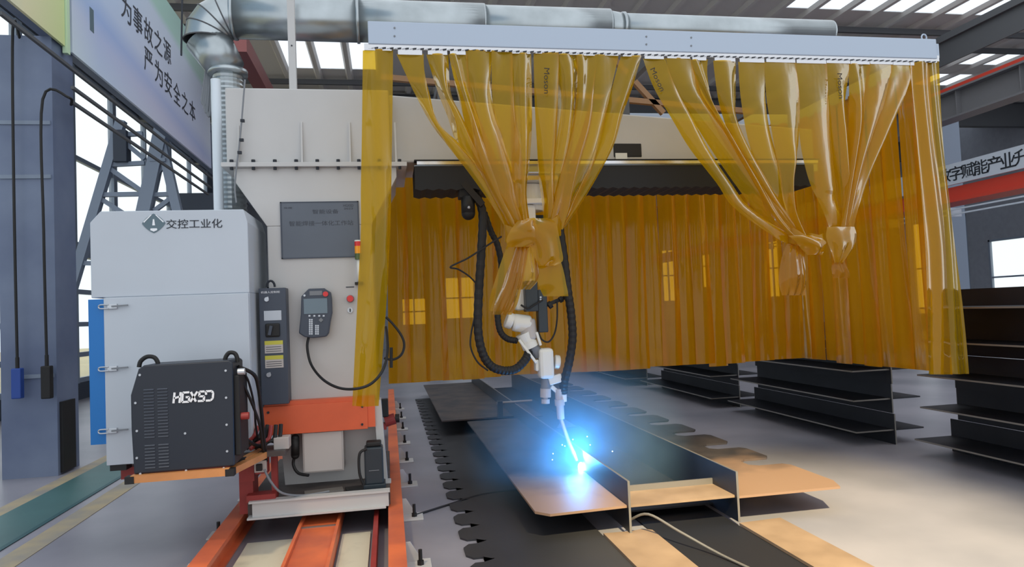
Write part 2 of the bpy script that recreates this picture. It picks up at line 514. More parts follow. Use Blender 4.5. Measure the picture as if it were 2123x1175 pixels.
# far wall and the side wall beyond the stock, with their windows
def wall_with_openings(name, along, fixed, lo, hi, top, ops, m, t=0.15):
    mb = MB()
    def bx(a, b, z0, z1):
        if along == 'x': mb.box(a, b, fixed, fixed + t, z0, z1)
        else: mb.box(fixed, fixed + t, a, b, z0, z1)
    cur = lo
    for a, b, z0, z1 in ops:
        bx(cur, a, 0, top); bx(a, b, 0, z0); bx(a, b, z1, top); cur = b
    bx(cur, hi, 0, top)
    struct(mb, name, m)
wn = 7
ops_b = [(-5.2, -4.0, 0.9, 3.0), (0.6, 1.75, 1.0, 2.3), (2.6, 4.0, 1.2, 3.2), (13.2, 13.9, 1.6, 4.2), (15.3, 15.8, 2.2, 4.4), (18.8, 19.5, 1.6, 4.6)]
wall_with_openings('wall_back', 'x', 32, -6.6, 22.1, 8.1, ops_b, 'wall')
for a, b, z0, z1 in ops_b:
    f = MB().box(a, b, 32, 32.1, z0, z0 + 0.07).box(a, b, 32, 32.1, z1 - 0.07, z1)
    for k in range(3):
        x = a + 0.03 + (b - a - 0.06) * k / 2
        f.box(x - 0.03, x + 0.03, 32, 32.1, z0, z1)
    f.box(a, b, 32.02, 32.08, (z0 + z1) / 2 - 0.03, (z0 + z1) / 2 + 0.03)
    w = struct(f, f'window_{wn}', 'lattice'); wn += 1
    build(MB().box(a, b, 32.04, 32.05, z0, z1), 'pane', 'glass', w)
ops_r = [(17.2, 22.2, 0.6, 3.38), (23.1, 26.0, 0.6, 4.5)]
wall_with_openings('wall_right', 'y', 22, 1, 32, 8.1, ops_r, 'wall')
for a, b, z0, z1 in ops_r:
    f = MB().box(22, 22.1, a, b, z0, z0 + 0.07).box(22, 22.1, a, b, z1 - 0.07, z1)
    for k in range(4):
        y = a + 0.03 + (b - a - 0.06) * k / 3
        f.box(22, 22.1, y - 0.035, y + 0.035, z0, z1)
    for k in range(1, 4):
        z = z0 + (z1 - z0) * k / 4
        if k == 2: f.box(22.02, 22.08, a, b, z - 0.03, z + 0.03)
    w = struct(f, f'window_{wn}', 'lattice'); wn += 1
    build(MB().box(22.04, 22.05, a, b, z0, z1), 'pane', 'glass', w)

# roof: ribbed sheet with translucent skylight patches, rafters and purlins
RZ = 8.0
SKY = [(-2.4, 0.0, 16.2, 18.4), (8.8, 24.0, 13.0, 13.9), (14.4, 30.0, 16.0, 17.0), (14.4, 30.0, 17.8, 18.8), (-6.4, 4.8, 22.6, 24.4), (7.2, 32.0, 22.4, 24.2), (7.2, 32.0, 27.6, 29.4), (-6.4, 4.8, 27.6, 29.2)]
roof = MB(); sky = [MB() for _ in SKY]
PAN = 0.8
x = -6.4
while x < 22:
    spans = sorted([(y0, y1, i) for i, (x0, x1, y0, y1) in enumerate(SKY) if x0 - 0.01 <= x < x1 - 0.01])
    cur = 12.6
    for y0, y1, i in spans:
        roof.box(x, x + PAN, cur, y0, RZ, RZ + 0.02)
        sky[i].box(x, x + PAN, y0, y1, RZ + 0.005, RZ + 0.012)
        cur = y1
    roof.box(x, x + PAN, cur, 32.2, RZ, RZ + 0.02)
    roof.prism([(x - 0.10, RZ), (x - 0.05, RZ - 0.09), (x + 0.05, RZ - 0.09), (x + 0.10, RZ)], 'y', 12.6, 32.2)
    x += PAN
struct(roof, 'ceiling', 'roof')
for i, s_ in enumerate(sky):
    struct(s_, f'window_{wn}', 'skylight'); wn += 1
tn = 6
for y, d in ((20.2, 0.8), (25.6, 0.8), (30.4, 0.8)):
    rb = MB().box(-6.5, 22, y - 0.015, y + 0.015, RZ - 0.1 - d, RZ - 0.1).box(-6.5, 22, y - 0.13, y + 0.13, RZ - 0.12 - d, RZ - 0.1 - d).box(-6.5, 22, y - 0.13, y + 0.13, RZ - 0.12, RZ - 0.1)
    struct(rb, f'trim_{tn}', 'rafter'); tn += 1
for y in (14.6, 15.6, 19.0, 21.6, 23.4, 27.2, 28.6):
    struct(MB().box(-6.5, 22, y - 0.04, y + 0.04, RZ - 0.22, RZ - 0.09), f'trim_{tn}', 'rafter'); tn += 1
struct(MB().box(11.9, 12.1, 3, 32, 6.88, 7.02).box(11.98, 12.02, 3, 32, 6.4, 6.9), f'trim_{tn}', 'rafter'); tn += 1

# crane runway girder with a red rail, far aisle
g = thing('crane_runway_girder', (12, 16, 5.15), 'grey plate girder with a red top rail high in the far aisle', 'girder')
gm = MB().box(11.98, 12.02, 4, 31, 5.2, 5.75).box(11.8, 12.2, 4, 31, 5.16, 5.2).box(11.8, 12.2, 4, 31, 5.72, 5.76)
for k in range(18): gm.box(11.86, 12.0, 5 + k * 1.5, 5.02 + k * 1.5, 5.2, 5.72)
build(gm, 'girder_web', 'craneweb', g)
build(MB().box(11.84, 11.96, 4, 31, 5.76, 5.84), 'top_rail', 'red_beam', g, label='red crane rail')
# slogan sign on a red crane beam
g = thing('crane_beam', (12, 14, 3.05), 'red crane beam below the long slogan sign in the far aisle', 'crane beam')
build(MB().box(11.95, 12.4, 6, 30, 3.46, 3.74).box(11.8, 12.5, 6, 30, 3.40, 3.46), 'beam', 'red_beam', g)
cr = MB()
for z in (3.10, 3.20): cr.box(11.6, 11.64, 9, 22, z, z + 0.03)
for k in range(8): cr.box(11.6, 11.9, 9 + k * 1.8, 9.04 + k * 1.8, 3.08, 3.26)
build(cr, 'handrail', 'sign', g, label='pale handrail')
g = thing('slogan_sign', (11.9, 13, 3.78), 'long pale sign with dark Chinese characters above the red crane beam', 'sign')
build(MB().box(11.86, 11.92, 7, 26, 3.78, 4.22), 'board', 'sign', g)
# reading direction is towards the camera (-Y) for a sign facing the aisle
pA, pB = at(1983, 378, X=11.85), at(2123, 316, X=11.85)
chars = '数字赋能产业升级'
cyA, cyB = at(1982, 371, X=11.85).y, at(2089, 340, X=11.85).y
stepy = (cyB - cyA) / 4
for i, ch in enumerate(chars):
    cyy = cyA + stepy * (i - 1)
    lettering(ch, 'ink', g, (11.858, cyy + 0.17, 3.85), (0, -1, 0), (0, 0, 1), 0.34, 0.30, 'character', 0.004, bold=0.008)
for k, (y0, z1) in enumerate(((14.9, 7.9), (10.2, 7.9), (19.5, 7.9))):
    tag(build(MB().cyl((12.0, y0, 4.2), (12.0, y0, 5.17), 0.03, n=8), 'hanger_rod', 'craneweb'), 'thin grey rod holding the slogan sign under the girder', 'rod', 'sign hanger rods')

q_ = at(520, 140, Z=6.4)
tag(build(MB().box(q_.x - 0.13, q_.x + 0.13, 12.8, 32, 6.3, 6.62), 'crane_girder', mat('faded_red_paint', (150, 88, 86), 0.6)), 'dull red girder high behind the zinc duct elbow', 'girder')

a_, b_ = at(1258, 4, Y=14.9), at(1328, 26, Y=14.9)
g = thing('roof_fixture', ((a_.x + b_.x) / 2, 15.3, b_.z), 'dark framed fixture under the roof above the joint of the zinc duct', 'fixture')
fm = MB()
for y in (14.9, 15.7): fm.box(a_.x, b_.x, y - 0.05, y + 0.05, b_.z, b_.z + 0.14)
for x in (a_.x, (a_.x + b_.x) / 2, b_.x): fm.box(x - 0.05, x + 0.05, 14.9, 15.7, b_.z, b_.z + 0.14)
build(fm, 'fixture_frame', 'bellows', g)
build(MB().box(a_.x + 0.1, (a_.x + b_.x) / 2 - 0.1, 15.05, 15.55, b_.z + 0.05, b_.z + 0.08), 'pale_panel', 'sign', g)
for x in (a_.x + 0.06, b_.x - 0.06): build(MB().cyl((x, 15.3, b_.z + 0.1), (x, 15.3, RZ + 0.005), 0.02, n=8), 'hanger', 'bellows', g)

# columns
def h_column(x0, x1, y0, y1, h, m, name='steel_column'):
    mb = MB().box(x0, x1, y0, y0 + 0.03, 0, h).box(x0, x1, y1 - 0.03, y1, 0, h).box(x1 - 0.02, x1, y0 + 0.03, y1 - 0.03, 0, h)
    return mb
c = struct(h_column(-3.92, -3.40, 7.95, 8.45, 4.6, 'colpaint'), 'column', 'colpaint')
for px_y in (254, 366, 780):
    z = at(70, px_y, Y=7.94).z
    build(MB().box(-3.9 if px_y < 700 else -3.78, -3.42, 7.935, 7.95, z - 0.02, z + 0.02), 'band', 'lattice', c)
build(MB().box(-3.405, -3.37, 8.0, 8.3, 0.02, 0.75), 'cable_cover', 'rubber', c)
struct(MB().box(13.0, 13.5, 14.2, 14.24, 0, 6).box(13.0, 13.5, 14.66, 14.7, 0, 6).box(13.24, 13.28, 14.24, 14.66, 0, 6), 'column.001', 'lattice')

# banner on the crane runway beam
BX = -3.35
ys, ye = at(150, 100, X=BX).y, at(437, 300, X=BX).y
g = thing('safety_banner', (BX, (ys + ye) / 2, 4.57), 'long lavender banner with two rows of dark Chinese characters along the runway beam', 'banner')
build(MB().box(BX - 0.03, BX, ys, ye, 4.57, 6.75), 'banner_sheet', 'banner', g)
def banner_row(chars, first, last, hpx, name='character'):
    a, b = at(*first, X=BX + 0.004), at(*last, X=BX + 0.004)
    n = len(chars)
    for i, ch in enumerate(chars):
        p = a.lerp(b, i / (n - 1))
        hgt = hpx
        lettering(ch, 'ink_soft', g, (BX + 0.003, p.y - hgt * 0.52, p.z - hgt / 2), (0, 1, 0), (0, 0, 1), hgt * 1.04, hgt, name, 0.003)
banner_row('为事故之源', (262, 18), (347, 107), 0.36)
banner_row('严为安全之本', (308, 128), (399, 230), 0.36)
build(MB().box(BX, BX + 0.003, at(186, 40, X=BX).y, at(194, 40, X=BX).y, at(190, 65, X=BX).z, at(190, 18, X=BX).z), 'stroke', 'logo', g)
g2 = thing('safety_banner', (BX, 6, 4.5), 'pale blue to yellow banner end above the blue grey column', 'banner')
build(MB().box(BX - 0.03, BX, 2.5, ys - 0.18, 4.57, 6.75), 'banner_sheet', 'banner_pale', g2)
build(MB().box(BX - 0.03, BX + 0.02, ys - 0.17, ys - 0.10, 4.5, 6.75), 'end_trim', mat('pale_green_trim', (200, 226, 190), 0.5), g2)
tag(build(MB().box(BX - 0.16, BX - 0.04, 2.5, 31, 4.60, 4.66).box(BX - 0.12, BX - 0.08, 2.5, 31, 4.66, 5.4).box(BX - 0.16, BX - 0.05, 2.5, 31, 5.4, 5.5), 'runway_beam', 'colpaint'), 'long runway beam behind the banners carried by the blue grey column', 'beam')
for (p, q), lab in zip((((0, 27), (380, 323)), ((150, 184), (372, 340)), ((150, 206), (365, 362))), ('uppermost of three dark conductor bars under the lavender banner', 'middle of three dark conductor bars under the lavender banner', 'lowest of three dark conductor bars under the lavender banner')):
    a, b = at(*p, X=-3.22), at(*q, X=-3.22)
    zc = (a.z + b.z) / 2
    tag(build(MB().bar((-3.22, a.y, zc), (-3.22, b.y + 2, zc), 0.032, 0.032), 'conductor_bar', 'rafter'), lab, 'conductor bar', 'conductor bars')
for px_, y0, y1, m, mm, lab in ((97, 206, 752, 'rubber', 'rubber', 'black crane push button pendant hanging on the blue grey column'), (36, 300, 757, 'blue', mat('pendant_blue', (38, 72, 150), 0.5), 'blue crane push button pendant hanging beside the black one')):
    yy = 7.82
    t_, m_ = at(px_, y0, Y=yy), at(px_, y1, Y=yy)
    g = thing('crane_pendant', (m_.x, yy, m_.z - 0.5), lab, 'pendant control', 'crane pendant controls')
    z_end = at(px_, 826, Y=yy).z
    if px_ == 36: t_.z = 4.6
    top = [(m_.x, yy, m_.z), (m_.x - 0.01, yy, (m_.z + t_.z) / 2), (m_.x, yy, t_.z)]
    if px_ == 97: top += [(m_.x + 0.25, yy, t_.z + 0.02), (-3.24, 8.0, t_.z)]
    else: top += [(m_.x, 7.96, t_.z - 0.03)]
    build(MB().tube(top, 0.014, 8), 'cable', 'rubber', g)
    build(MB().box(m_.x - 0.045, m_.x + 0.045, yy - 0.04, yy + 0.04, z_end, m_.z - 0.03), 'button_box', mm, g, bevel=0.01)
    build(MB().cyl((m_.x, yy, m_.z - 0.05), (m_.x, yy, m_.z + 0.08), 0.018, n=10), 'cable_gland', 'rubber', g)

# lattice column by the windows
LY = 13.2
g = thing('lattice_column', at(290, 800, Y=LY), 'grey steel lattice column with slanted legs against the bright windows', 'lattice column')
def leg(p, q, w):
    a, b = at(*p, Y=LY), at(*q, Y=LY)
    t = b.z / (b.z - a.z)
    f = b + (a - b) * t
    build(MB().bar(f, b, w), 'leg', 'lattice', g)
leg((160, 560), (252, 250), 0.15); leg((300, 437), (338, 262), 0.22); leg((368, 437), (332, 280), 0.15)
for p, q in (((246, 280), (296, 277)), ((224, 342), (300, 338)), ((204, 404), (300, 402)), ((296, 405), (360, 402)), ((226, 348), (300, 400)), ((246, 285), (300, 330)), ((338, 345), (298, 395)), ((165, 545), (300, 548)), ((206, 410), (300, 470)), ((356, 410), (320, 437))):
    build(MB().bar(at(*p, Y=LY), at(*q, Y=LY), 0.075), 'brace', 'lattice', g)
build(MB().box(*sorted((at(238, 250, Y=LY).x, at(266, 250, Y=LY).x)), LY - 0.12, LY + 0.12, at(250, 272, Y=LY).z, 4.4), 'head_bracket', 'darkwall', g, bevel=0.01)
build(MB().box(*sorted((at(312, 250, Y=LY).x, at(345, 250, Y=LY).x)), LY - 0.12, LY + 0.12, at(330, 330, Y=LY).z, 4.4), 'head_bracket', 'lattice', g, bevel=0.01)
# dark plate screen beyond it
tag(build(MB().box(at(362, 400, Y=16).x, at(462, 400, Y=16).x, 16, 16.1, 0, 4.35), 'partition_screen', 'darkwall'), 'tall dark screen standing behind the zinc duct and the lattice column', 'screen')

# ================================================================== travelling track
def foot_parts(parent, side, y, xr):
    """bolted anchor foot beside a rail: base plate, upright web with holes, bolt"""
    s = side
    def X(d): return xr + s * d
    pb = MB().box(*sorted((X(0.0), X(0.15))), y - 0.09, y + 0.09, 0, 0.012)
    f = build(pb, 'foot_plate', 'white', parent, bevel=0.003)
    up = MB().prism([(X(0.002), 0.012), (X(0.10), 0.012), (X(0.03), 0.13), (X(0.002), 0.13)], 'y', y + 0.05, y + 0.062)
    build(up, 'gusset', 'white', f)
    b = MB().cyl((X(0.085), y - 0.01, 0.012), (X(0.085), y - 0.01, 0.10), 0.012, n=10).cyl((X(0.085), y - 0.01, 0.012), (X(0.085), y - 0.01, 0.035), 0.022, n=6)
    build(b, 'anchor_bolt', 'rubber', f)
def rail(x0, x1, label, side, xr):
    g = thing('track_rail', ((x0 + x1) / 2, 5, 0), label, 'rail', 'gantry track rails')
    build(MB().box(x0, x1, 1.2, 13.0, 0.13, 0.16).box((x0 + x1) / 2 - 0.015, (x0 + x1) / 2 + 0.015, 1.2, 13.0, 0.02, 0.13).box(x0, x1, 1.2, 13.0, 0.004, 0.02), 'rail_beam', 'rail_orange', g)
    for k in range(8):
        foot_parts(g, side, 4.26 + 1.015 * k, xr)
    return g
rail(-0.045, 0.055, 'long orange track rail with white bolted feet beside the dark beam plates', 1, 0.055)
rail(-1.145, -1.035, 'long orange track rail on the side of the green walkway', -1, -1.145)
g = thing('cable_channel', (-0.5, 4.5, 0), 'orange open cable channel on the floor between the two track rails', 'cable channel')
cm = MB().box(-0.63, -0.39, 1.5, 9, 0.08, 0.092)
build(cm, 'channel_floor', 'rail_orange', g)
for a, b in ((-0.645, -0.625), (-0.395, -0.375)):
    build(MB().box(a, b, 1.5, 9, 0.012, 0.115), 'side_lip', 'rail_orange', g)
build(MB().box(-0.63, -0.39, 4.93, 4.945, 0.092, 0.10), 'joint_strip', 'edge', g, label='bright joint strip')
for a, b, nm in ((-0.98, -0.68, 'pale concrete base slab between the orange rail and the cable channel'), (-0.36, -0.17, 'narrow pale concrete base slab beside the dark red strip')):
    tag(build(MB().box(a, b, 1.5, 4.97, 0.0, 0.02), 'base_slab', 'cream'), nm, 'slab', 'base slabs between the rails')
tag(build(MB().box(-0.145, -0.115, 1.5, 9, 0.0, 0.115), 'guide_strip', 'darkred'), 'dark red upright strip running along inside the orange rail', 'guide strip')

# ================================================================== welding gantry: carriage, column and cantilever arm move as one
GY0, GY1 = 5.35, 6.15
g = gantry = thing('welding_gantry', (-0.5, 5.75, 0.16), 'white travelling gantry column with a long tapering overhead arm on orange rails', 'welding gantry')
fb = MB().box(-0.95, -0.04, 5.00, 5.015, 0.175, 0.285).box(-0.97, -0.03, 4.985, 5.06, 0.272, 0.286).box(-0.98, -0.06, 4.97, 5.06, 0.168, 0.18)
build(fb, 'front_channel', 'white', g, label='white channel across the front of the carriage')
build(MB().box(-0.99, -0.03, 5.06, 6.5, 0.17, 0.272), 'deck_plate', 'deck', g, label='dirty dark carriage deck')
# column with flared head
build(MB().box(-0.86, -0.1, GY0, GY1, 0.88, 2.2), 'column_shell', 'white', g, bevel=0.008)
build(MB().prism([(-0.86, 2.2), (-0.10, 2.2), (0.10, 2.56), (0.10, 2.635), (-1.08, 2.635), (-1.08, 2.54)], 'y', GY0, GY1), 'flared_head', 'white', g, bevel=0.004)
lg = MB().prism([(-0.80, 0.272), (-0.06, 0.272), (-0.10, 0.88), (-0.84, 0.88)], 'y', GY0 + 0.12, GY1)
lg.prism([(-0.10, 0.272), (-0.045, 0.272), (-0.075, 0.88), (-0.13, 0.88)], 'y', GY0 - 0.06, GY0 + 0.12)
build(lg, 'pedestal', 'white', g)
build(MB().box(-0.11, -0.02, GY0 - 0.1, GY0 - 0.02, 0.272, 0.29), 'foot_pad', 'white', g)
fl = MB().box(-1.16, 0.18, GY0 - 0.05, GY1 + 0.05, 2.635, 2.668)
build(fl, 'flange_ledge', 'white', g, bevel=0.003)
build(MB().box(-1.13, 0.06, GY0, GY1, 2.668, 3.235), 'upper_box', 'white', g, bevel=0.01)
for xx in (-0.59, -0.24, -1.04, 0.10):
    z1 = 2.98 if xx != -1.04 else 2.95
    build(MB().prism([(GY0 - 0.045, 2.668), (GY0, 2.668), (GY0, z1), (GY0 - 0.012, z1)], 'x', xx - 0.006, xx + 0.006), 'stiffener', 'white', g)
for k in range(9):
    xx = -1.09 + k * 0.152
    build(MB().cyl((xx, GY0 - 0.028, 2.668), (xx, GY0 - 0.028, 2.69), 0.015, n=6), 'bolt', 'ink', g)
    build(MB().cyl((xx, GY0 - 0.028, 2.615), (xx, GY0 - 0.028, 2.635), 0.013, n=6), 'bolt', 'ink', g)
# tapering arm
arm = MB().prism([(0.06, 2.70), (3.72, 2.70), (3.72, 2.98), (0.06, 3.235)], 'y', GY0 + 0.12, GY1 - 0.05)
arm_o = build(arm, 'cantilever_arm', 'white', g, bevel=0.012)
hx0, hx1, hz1, hz0 = at(1272, 298, Y=5.46).x, at(1330, 298, Y=5.46).x, at(1300, 297, Y=5.46).z, at(1300, 325, Y=5.46).z
build(MB().box(hx0, hx1, 5.462, 5.475, hz0, hz1), 'access_opening', 'rubber', arm_o, bevel=0.02)
build(MB().box(hx0 + 0.01, hx0 + 0.11, 5.45, 5.464, hz0 - 0.02, hz0 + 0.03), 'cover_tab', 'offwhite', arm_o)
ay = GY0 + 0.02
rl = MB().box(0.26, 3.70, ay + 0.02, ay + 0.10, 2.665, 2.69)
build(rl, 'linear_rail', 'silver', g, label='bright steel linear rail under the arm')
build(MB().box(0.24, 3.72, ay + 0.02, ay + 0.12, 2.695, 2.703), 'rail_seat', 'bellows', g)
build(MB().box(0.24, 3.72, ay + 0.06, ay + 0.11, 2.60, 2.665), 'rail_carrier', 'galv', g)
def bellows(x0, x1):
    poly = [(x0, 2.655)]
    n = int((x1 - x0) / 0.045)
    poly += [(x1, 2.655)]
    for i in range(n, -1, -1):
        xx = x0 + (x1 - x0) * i / n
        poly.append((xx, 2.462 if i % 2 else 2.475))
    build(MB().prism(poly, 'y', ay + 0.03, ay + 0.42), 'bellows_cover', 'bellows', g, label='black pleated bellows cover under the arm')
bellows(0.24, 0.98); bellows(1.48, 3.66)
build(MB().cyl((0.95, ay + 0.03, 2.595), (1.5, ay + 0.03, 2.595), 0.010, n=8), 'tie_bar', 'silver', g)
# orange cover across the waist
ob = MB().box(-0.915, -0.175, GY0 - 0.10, GY0 - 0.085, 0.68, 0.885)
oc = build(ob, 'cover_plate', 'orange', g, bevel=0.003, label='orange cover plate across the waist of the column')
build(MB().box(-0.90, -0.12, GY0 - 0.085, GY0 + 0.12, 0.69, 0.915), 'waist_block', 'orange', g)
for xx, zz in ((-0.87, 0.845), (-0.87, 0.715), (-0.21, 0.845), (-0.215, 0.715)):
    build(MB().cyl((xx, GY0 - 0.108, zz), (xx, GY0 - 0.1, zz), 0.009, n=8), 'screw', 'ink', oc)
# lifting eye on the upper box, top mast
build(MB().tube([(-1.03 + 0.025 * math.cos(t), 5.6, 3.26 + 0.025 * math.sin(t)) for t in [k * math.pi / 4 for k in range(9)]], 0.008, 8, 2), 'lifting_eye', 'zinc', g)
build(MB().box(-0.70, -0.645, 5.58, 5.635, 3.235, 4.6), 'mast', 'white', g)
for k in range(2):
    build(MB().cyl((-0.672, 5.575, 3.65 + k * 0.9), (-0.672, 5.58, 3.65 + k * 0.9), 0.006, n=8), 'mast_bolt', 'ink', g)

# nameplate
npy = GY0 - 0.012
g = thing('nameplate', (-0.48, npy, 1.95), 'dark grey brushed nameplate with engraved characters high on the white column', 'nameplate')
x0, x1, z0, z1 = -0.757, -0.195, 1.953, 2.377
build(MB().box(x0, x1, npy, GY0, z0, z1), 'plate', 'plate_dark', g)
fr = MB().box(x0 - 0.004, x1 + 0.004, npy - 0.003, npy, z1 - 0.008, z1).box(x0 - 0.004, x1 + 0.004, npy - 0.003, npy, z0, z0 + 0.008).box(x0 - 0.004, x0 + 0.006, npy - 0.003, npy, z0, z1).box(x1 - 0.006, x1 + 0.004, npy - 0.003, npy, z0, z1)
build(fr, 'border', 'charcoal', g)
lettering('智能设备', 'ink_soft', g, (-0.53, npy - 0.0005, 2.285), (1, 0, 0), (0, 0, 1), 0.19, 0.032, depth=0.001)
lettering('智能焊接一体化工作站', 'ink_soft', g, (-0.70, npy - 0.0005, 2.195), (1, 0, 0), (0, 0, 1), 0.465, 0.038, depth=0.001)
lettering('交控', 'ink_soft', g, (-0.735, npy - 0.0005, 2.325), (1, 0, 0), (0, 0, 1), 0.06, 0.014, depth=0.001)
lettering('HGXSD', 'ink_soft', g, (-0.305, npy - 0.0005, 2.335), (1, 0, 0), (0, 0, 1), 0.075, 0.018, depth=0.001)
lettering('2023', 'ink_soft', g, (-0.30, npy - 0.0005, 2.315), (1, 0, 0), (0, 0, 1), 0.065, 0.012, depth=0.001)

# signal tower
sx, sy = -0.205, GY0 - 0.06
g = thing('signal_tower', (sx, sy, 1.74), 'slim signal tower with red amber and green lenses beside the nameplate', 'signal light')
build(MB().cyl((sx, sy, 1.76), (sx, sy, 1.93), 0.013, n=12), 'stem', 'offwhite', g, sm=True)
build(MB().box(sx - 0.03, sx + 0.03, sy - 0.02, GY0, 1.742, 1.762), 'mount', 'rubber', g)
for z0, z1, m_, lb in ((1.93, 1.975, 'green', 'dark green lens'), (1.975, 2.03, 'amber', 'amber lens'), (2.03, 2.065, 'red', 'red lens')):
    build(MB().cyl((sx, sy, z0), (sx, sy, z1), 0.024, n=18), 'lens', m_, g, label=lb)
build(MB().cyl((sx, sy, 2.065), (sx, sy, 2.075), 0.024, n=18), 'cap', 'offwhite', g)

# emergency stop and key switch
ey = GY0
p = at(726, 619, Y=ey - 0.03)
g = thing('emergency_stop', (p.x, ey, p.z), 'red mushroom emergency stop button on the white column', 'button')
build(MB().cyl((p.x, ey, p.z), (p.x, ey - 0.02, p.z), 0.028, n=20), 'collar', 'grey', g)
build(MB().cyl((p.x, ey - 0.02, p.z), (p.x, ey - 0.035, p.z), 0.016, n=16).cyl((p.x, ey - 0.035, p.z), (p.x, ey - 0.05, p.z), 0.026, 0.022, n=20), 'button_head', 'red', g, sm=False)
build(MB().box(p.x - 0.03, p.x + 0.03, ey - 0.003, ey, p.z + 0.085, p.z + 0.092), 'tag_plate', 'ink_soft', g)
p = at(726, 643, Y=ey - 0.01)
g = thing('key_switch', (p.x, ey, p.z), 'small round chrome key switch under the red stop button', 'switch')
build(MB().cyl((p.x, ey, p.z), (p.x, ey - 0.012, p.z), 0.020, n=18), 'bezel', 'zinc', g)
build(MB().box(p.x - 0.004, p.x + 0.004, ey - 0.022, ey - 0.012, p.z - 0.012, p.z + 0.012), 'key', 'rubber', g)

# grey robot control cabinet hung on the column edge
cx0, cx1, cy0, cy1 = -0.905, -0.72, 5.20, 5.345
g = thing('control_cabinet', (-0.81, 5.27, 0.9), 'narrow charcoal control cabinet with warning labels on the column edge', 'control cabinet')
body = build(MB().box(cx0, cx1, cy0, cy1, 0.905, 1.735), 'cabinet_body', 'charcoal', g, bevel=0.004)
eye = [(-0.83 + 0.028 * math.cos(t), 5.26, 1.745 + 0.045 * math.sin(t)) for t in [math.pi * k / 8 for k in range(9)]]
build(MB().tube(eye, 0.008, 8, 2), 'lifting_ring', 'ink', g)
fy = cy0 - 0.001
lettering('机器人控制柜', 'white_ink', g, (cx0 + 0.016, fy, 1.698), (1, 0, 0), (0, 0, 1), 0.13, 0.016, depth=0.001)
for zz in (1.655, 0.985 + 0.135):
    pass
def knob_lock(z, parent):
    build(MB().cyl((-0.85, cy0, z), (-0.85, cy0 - 0.012, z), 0.016, n=16).box(-0.846, -0.836, cy0 - 0.018, cy0 - 0.012, z - 0.004, z + 0.018), 'door_lock', 'zinc', parent)
knob_lock(1.655, g); knob_lock(1.118, g)
build(MB().box(-0.873, -0.753, cy0 - 0.003, cy0, 1.503, 1.573), 'data_label', 'cabinet', g, bevel=0.006)
sw = build(MB().box(-0.865, -0.765, cy0 - 0.02, cy0, 1.385, 1.482), 'rotary_switch', 'rubber', g, bevel=0.01)
build(MB().bar((-0.835, cy0 - 0.03, 1.40), (-0.82, cy0 - 0.03, 1.465), 0.016, 0.02), 'switch_lever', 'charcoal', sw)
for z0 in (1.27, 1.165):
    lb = build(MB().box(-0.873, -0.748, cy0 - 0.003, cy0, z0, z0 + 0.088), 'warning_label', 'lightgrey', g)
    build(MB().box(-0.873, -0.748, cy0 - 0.004, cy0 - 0.003, z0 + 0.06, z0 + 0.088), 'label_header', 'yellow_label', lb)
    for q in range(3):
        build(MB().box(-0.865, -0.76, cy0 - 0.004, cy0 - 0.003, z0 + 0.012 + q * 0.015, z0 + 0.016 + q * 0.015), 'text_line', 'ink_soft', lb)

# teach pendant hanging on the column
TY = 5.335
def tp(x, y): 
    p_ = at(x, y, Y=TY); return (p_.x, p_.z)
out = [tp(*q) for q in ((637, 604), (642, 599), (674, 598), (678, 601), (687, 606), (689, 618), (690, 648), (686, 668), (683, 690), (678, 697), (652, 700), (634, 698), (622, 690), (626, 652), (627, 615))]
g = thing('teach_pendant', (at(655, 650, Y=TY).x, TY, out[10][1]), 'dark handheld teach pendant with small screen and keypad hanging on the column', 'teach pendant')
build(MB().prism(out, 'y', TY - 0.075, TY - 0.01), 'housing', 'charcoal', g, bevel=0.008)
def tpbox(x0, y0, x1, y1, n, m_, d=0.004, par=None, lab=None):
    a, b = tp(x0, y0), tp(x1, y1)
    return build(MB().box(a[0], b[0], TY - 0.076 - d, TY - 0.074, b[1], a[1]), n, m_, par or g, label=lab)
tpbox(632, 620, 681, 649, 'screen', 'screen')
tpbox(644, 604, 670, 612, 'top_label', 'grey', 0.002)
p = tp(677, 610)
build(MB().cyl((p[0], TY - 0.07, p[1]), (p[0], TY - 0.09, p[1]), 0.019, n=16), 'stop_button', 'red', g)
p = tp(634, 613)
build(MB().cyl((p[0], TY - 0.07, p[1]), (p[0], TY - 0.085, p[1]), 0.008, n=12), 'key_knob', 'zinc', g)
for i in range(4):
    for j in range(8):
        if i > 1 and j < 3: continue
        x, y = 643 + i * 4.3 + (i > 1) * 4, 661 + j * 4.1
        tpbox(x, y, x + 3.3, y + 3.0, 'key', 'zinc', 0.004)
for x in (642, 652, 662, 671):
    tpbox(x, 653, x + 4, 656, 'soft_key', 'zinc', 0.004)
p = tp(667.5, 663)
build(MB().cyl((p[0], TY - 0.074, p[1]), (p[0], TY - 0.082, p[1]), 0.017, n=4), 'jog_pad', 'grey', g)
build(MB().box(at(626, 690, Y=TY).x + 0.03, at(680, 690, Y=TY).x - 0.03, TY - 0.012, GY0 + 0.0, out[0][1] - 0.2, out[0][1] - 0.15), 'hanger', 'rubber', g)
cab = [(640, 698, TY - 0.04), (637, 720, TY - 0.05), (645, 755, 5.25), (668, 785, 5.05), (700, 803, 4.85), (735, 806, 4.74), (768, 796, 4.72), (792, 770, 4.74), (803, 735, 4.9), (803, 700, 5.1), (800, 678, 5.3)]
build(MB().tube([at(x, y, Y=yy) for x, y, yy in cab], 0.0095, 10), 'pendant_cable', 'rubber', g)
tag(build(MB().tube([at(x, y, Y=5.2) for x, y in ((800, 657), (815, 672), (832, 695), (838, 715), (832, 735), (815, 745), (796, 742))], 0.009, 8), 'loose_cable', 'rubber'), 'thin black cable loop hanging behind the lone amber strip', 'cable')
p1, p2 = at(811, 720, Y=5.2), at(811, 762, Y=5.2)
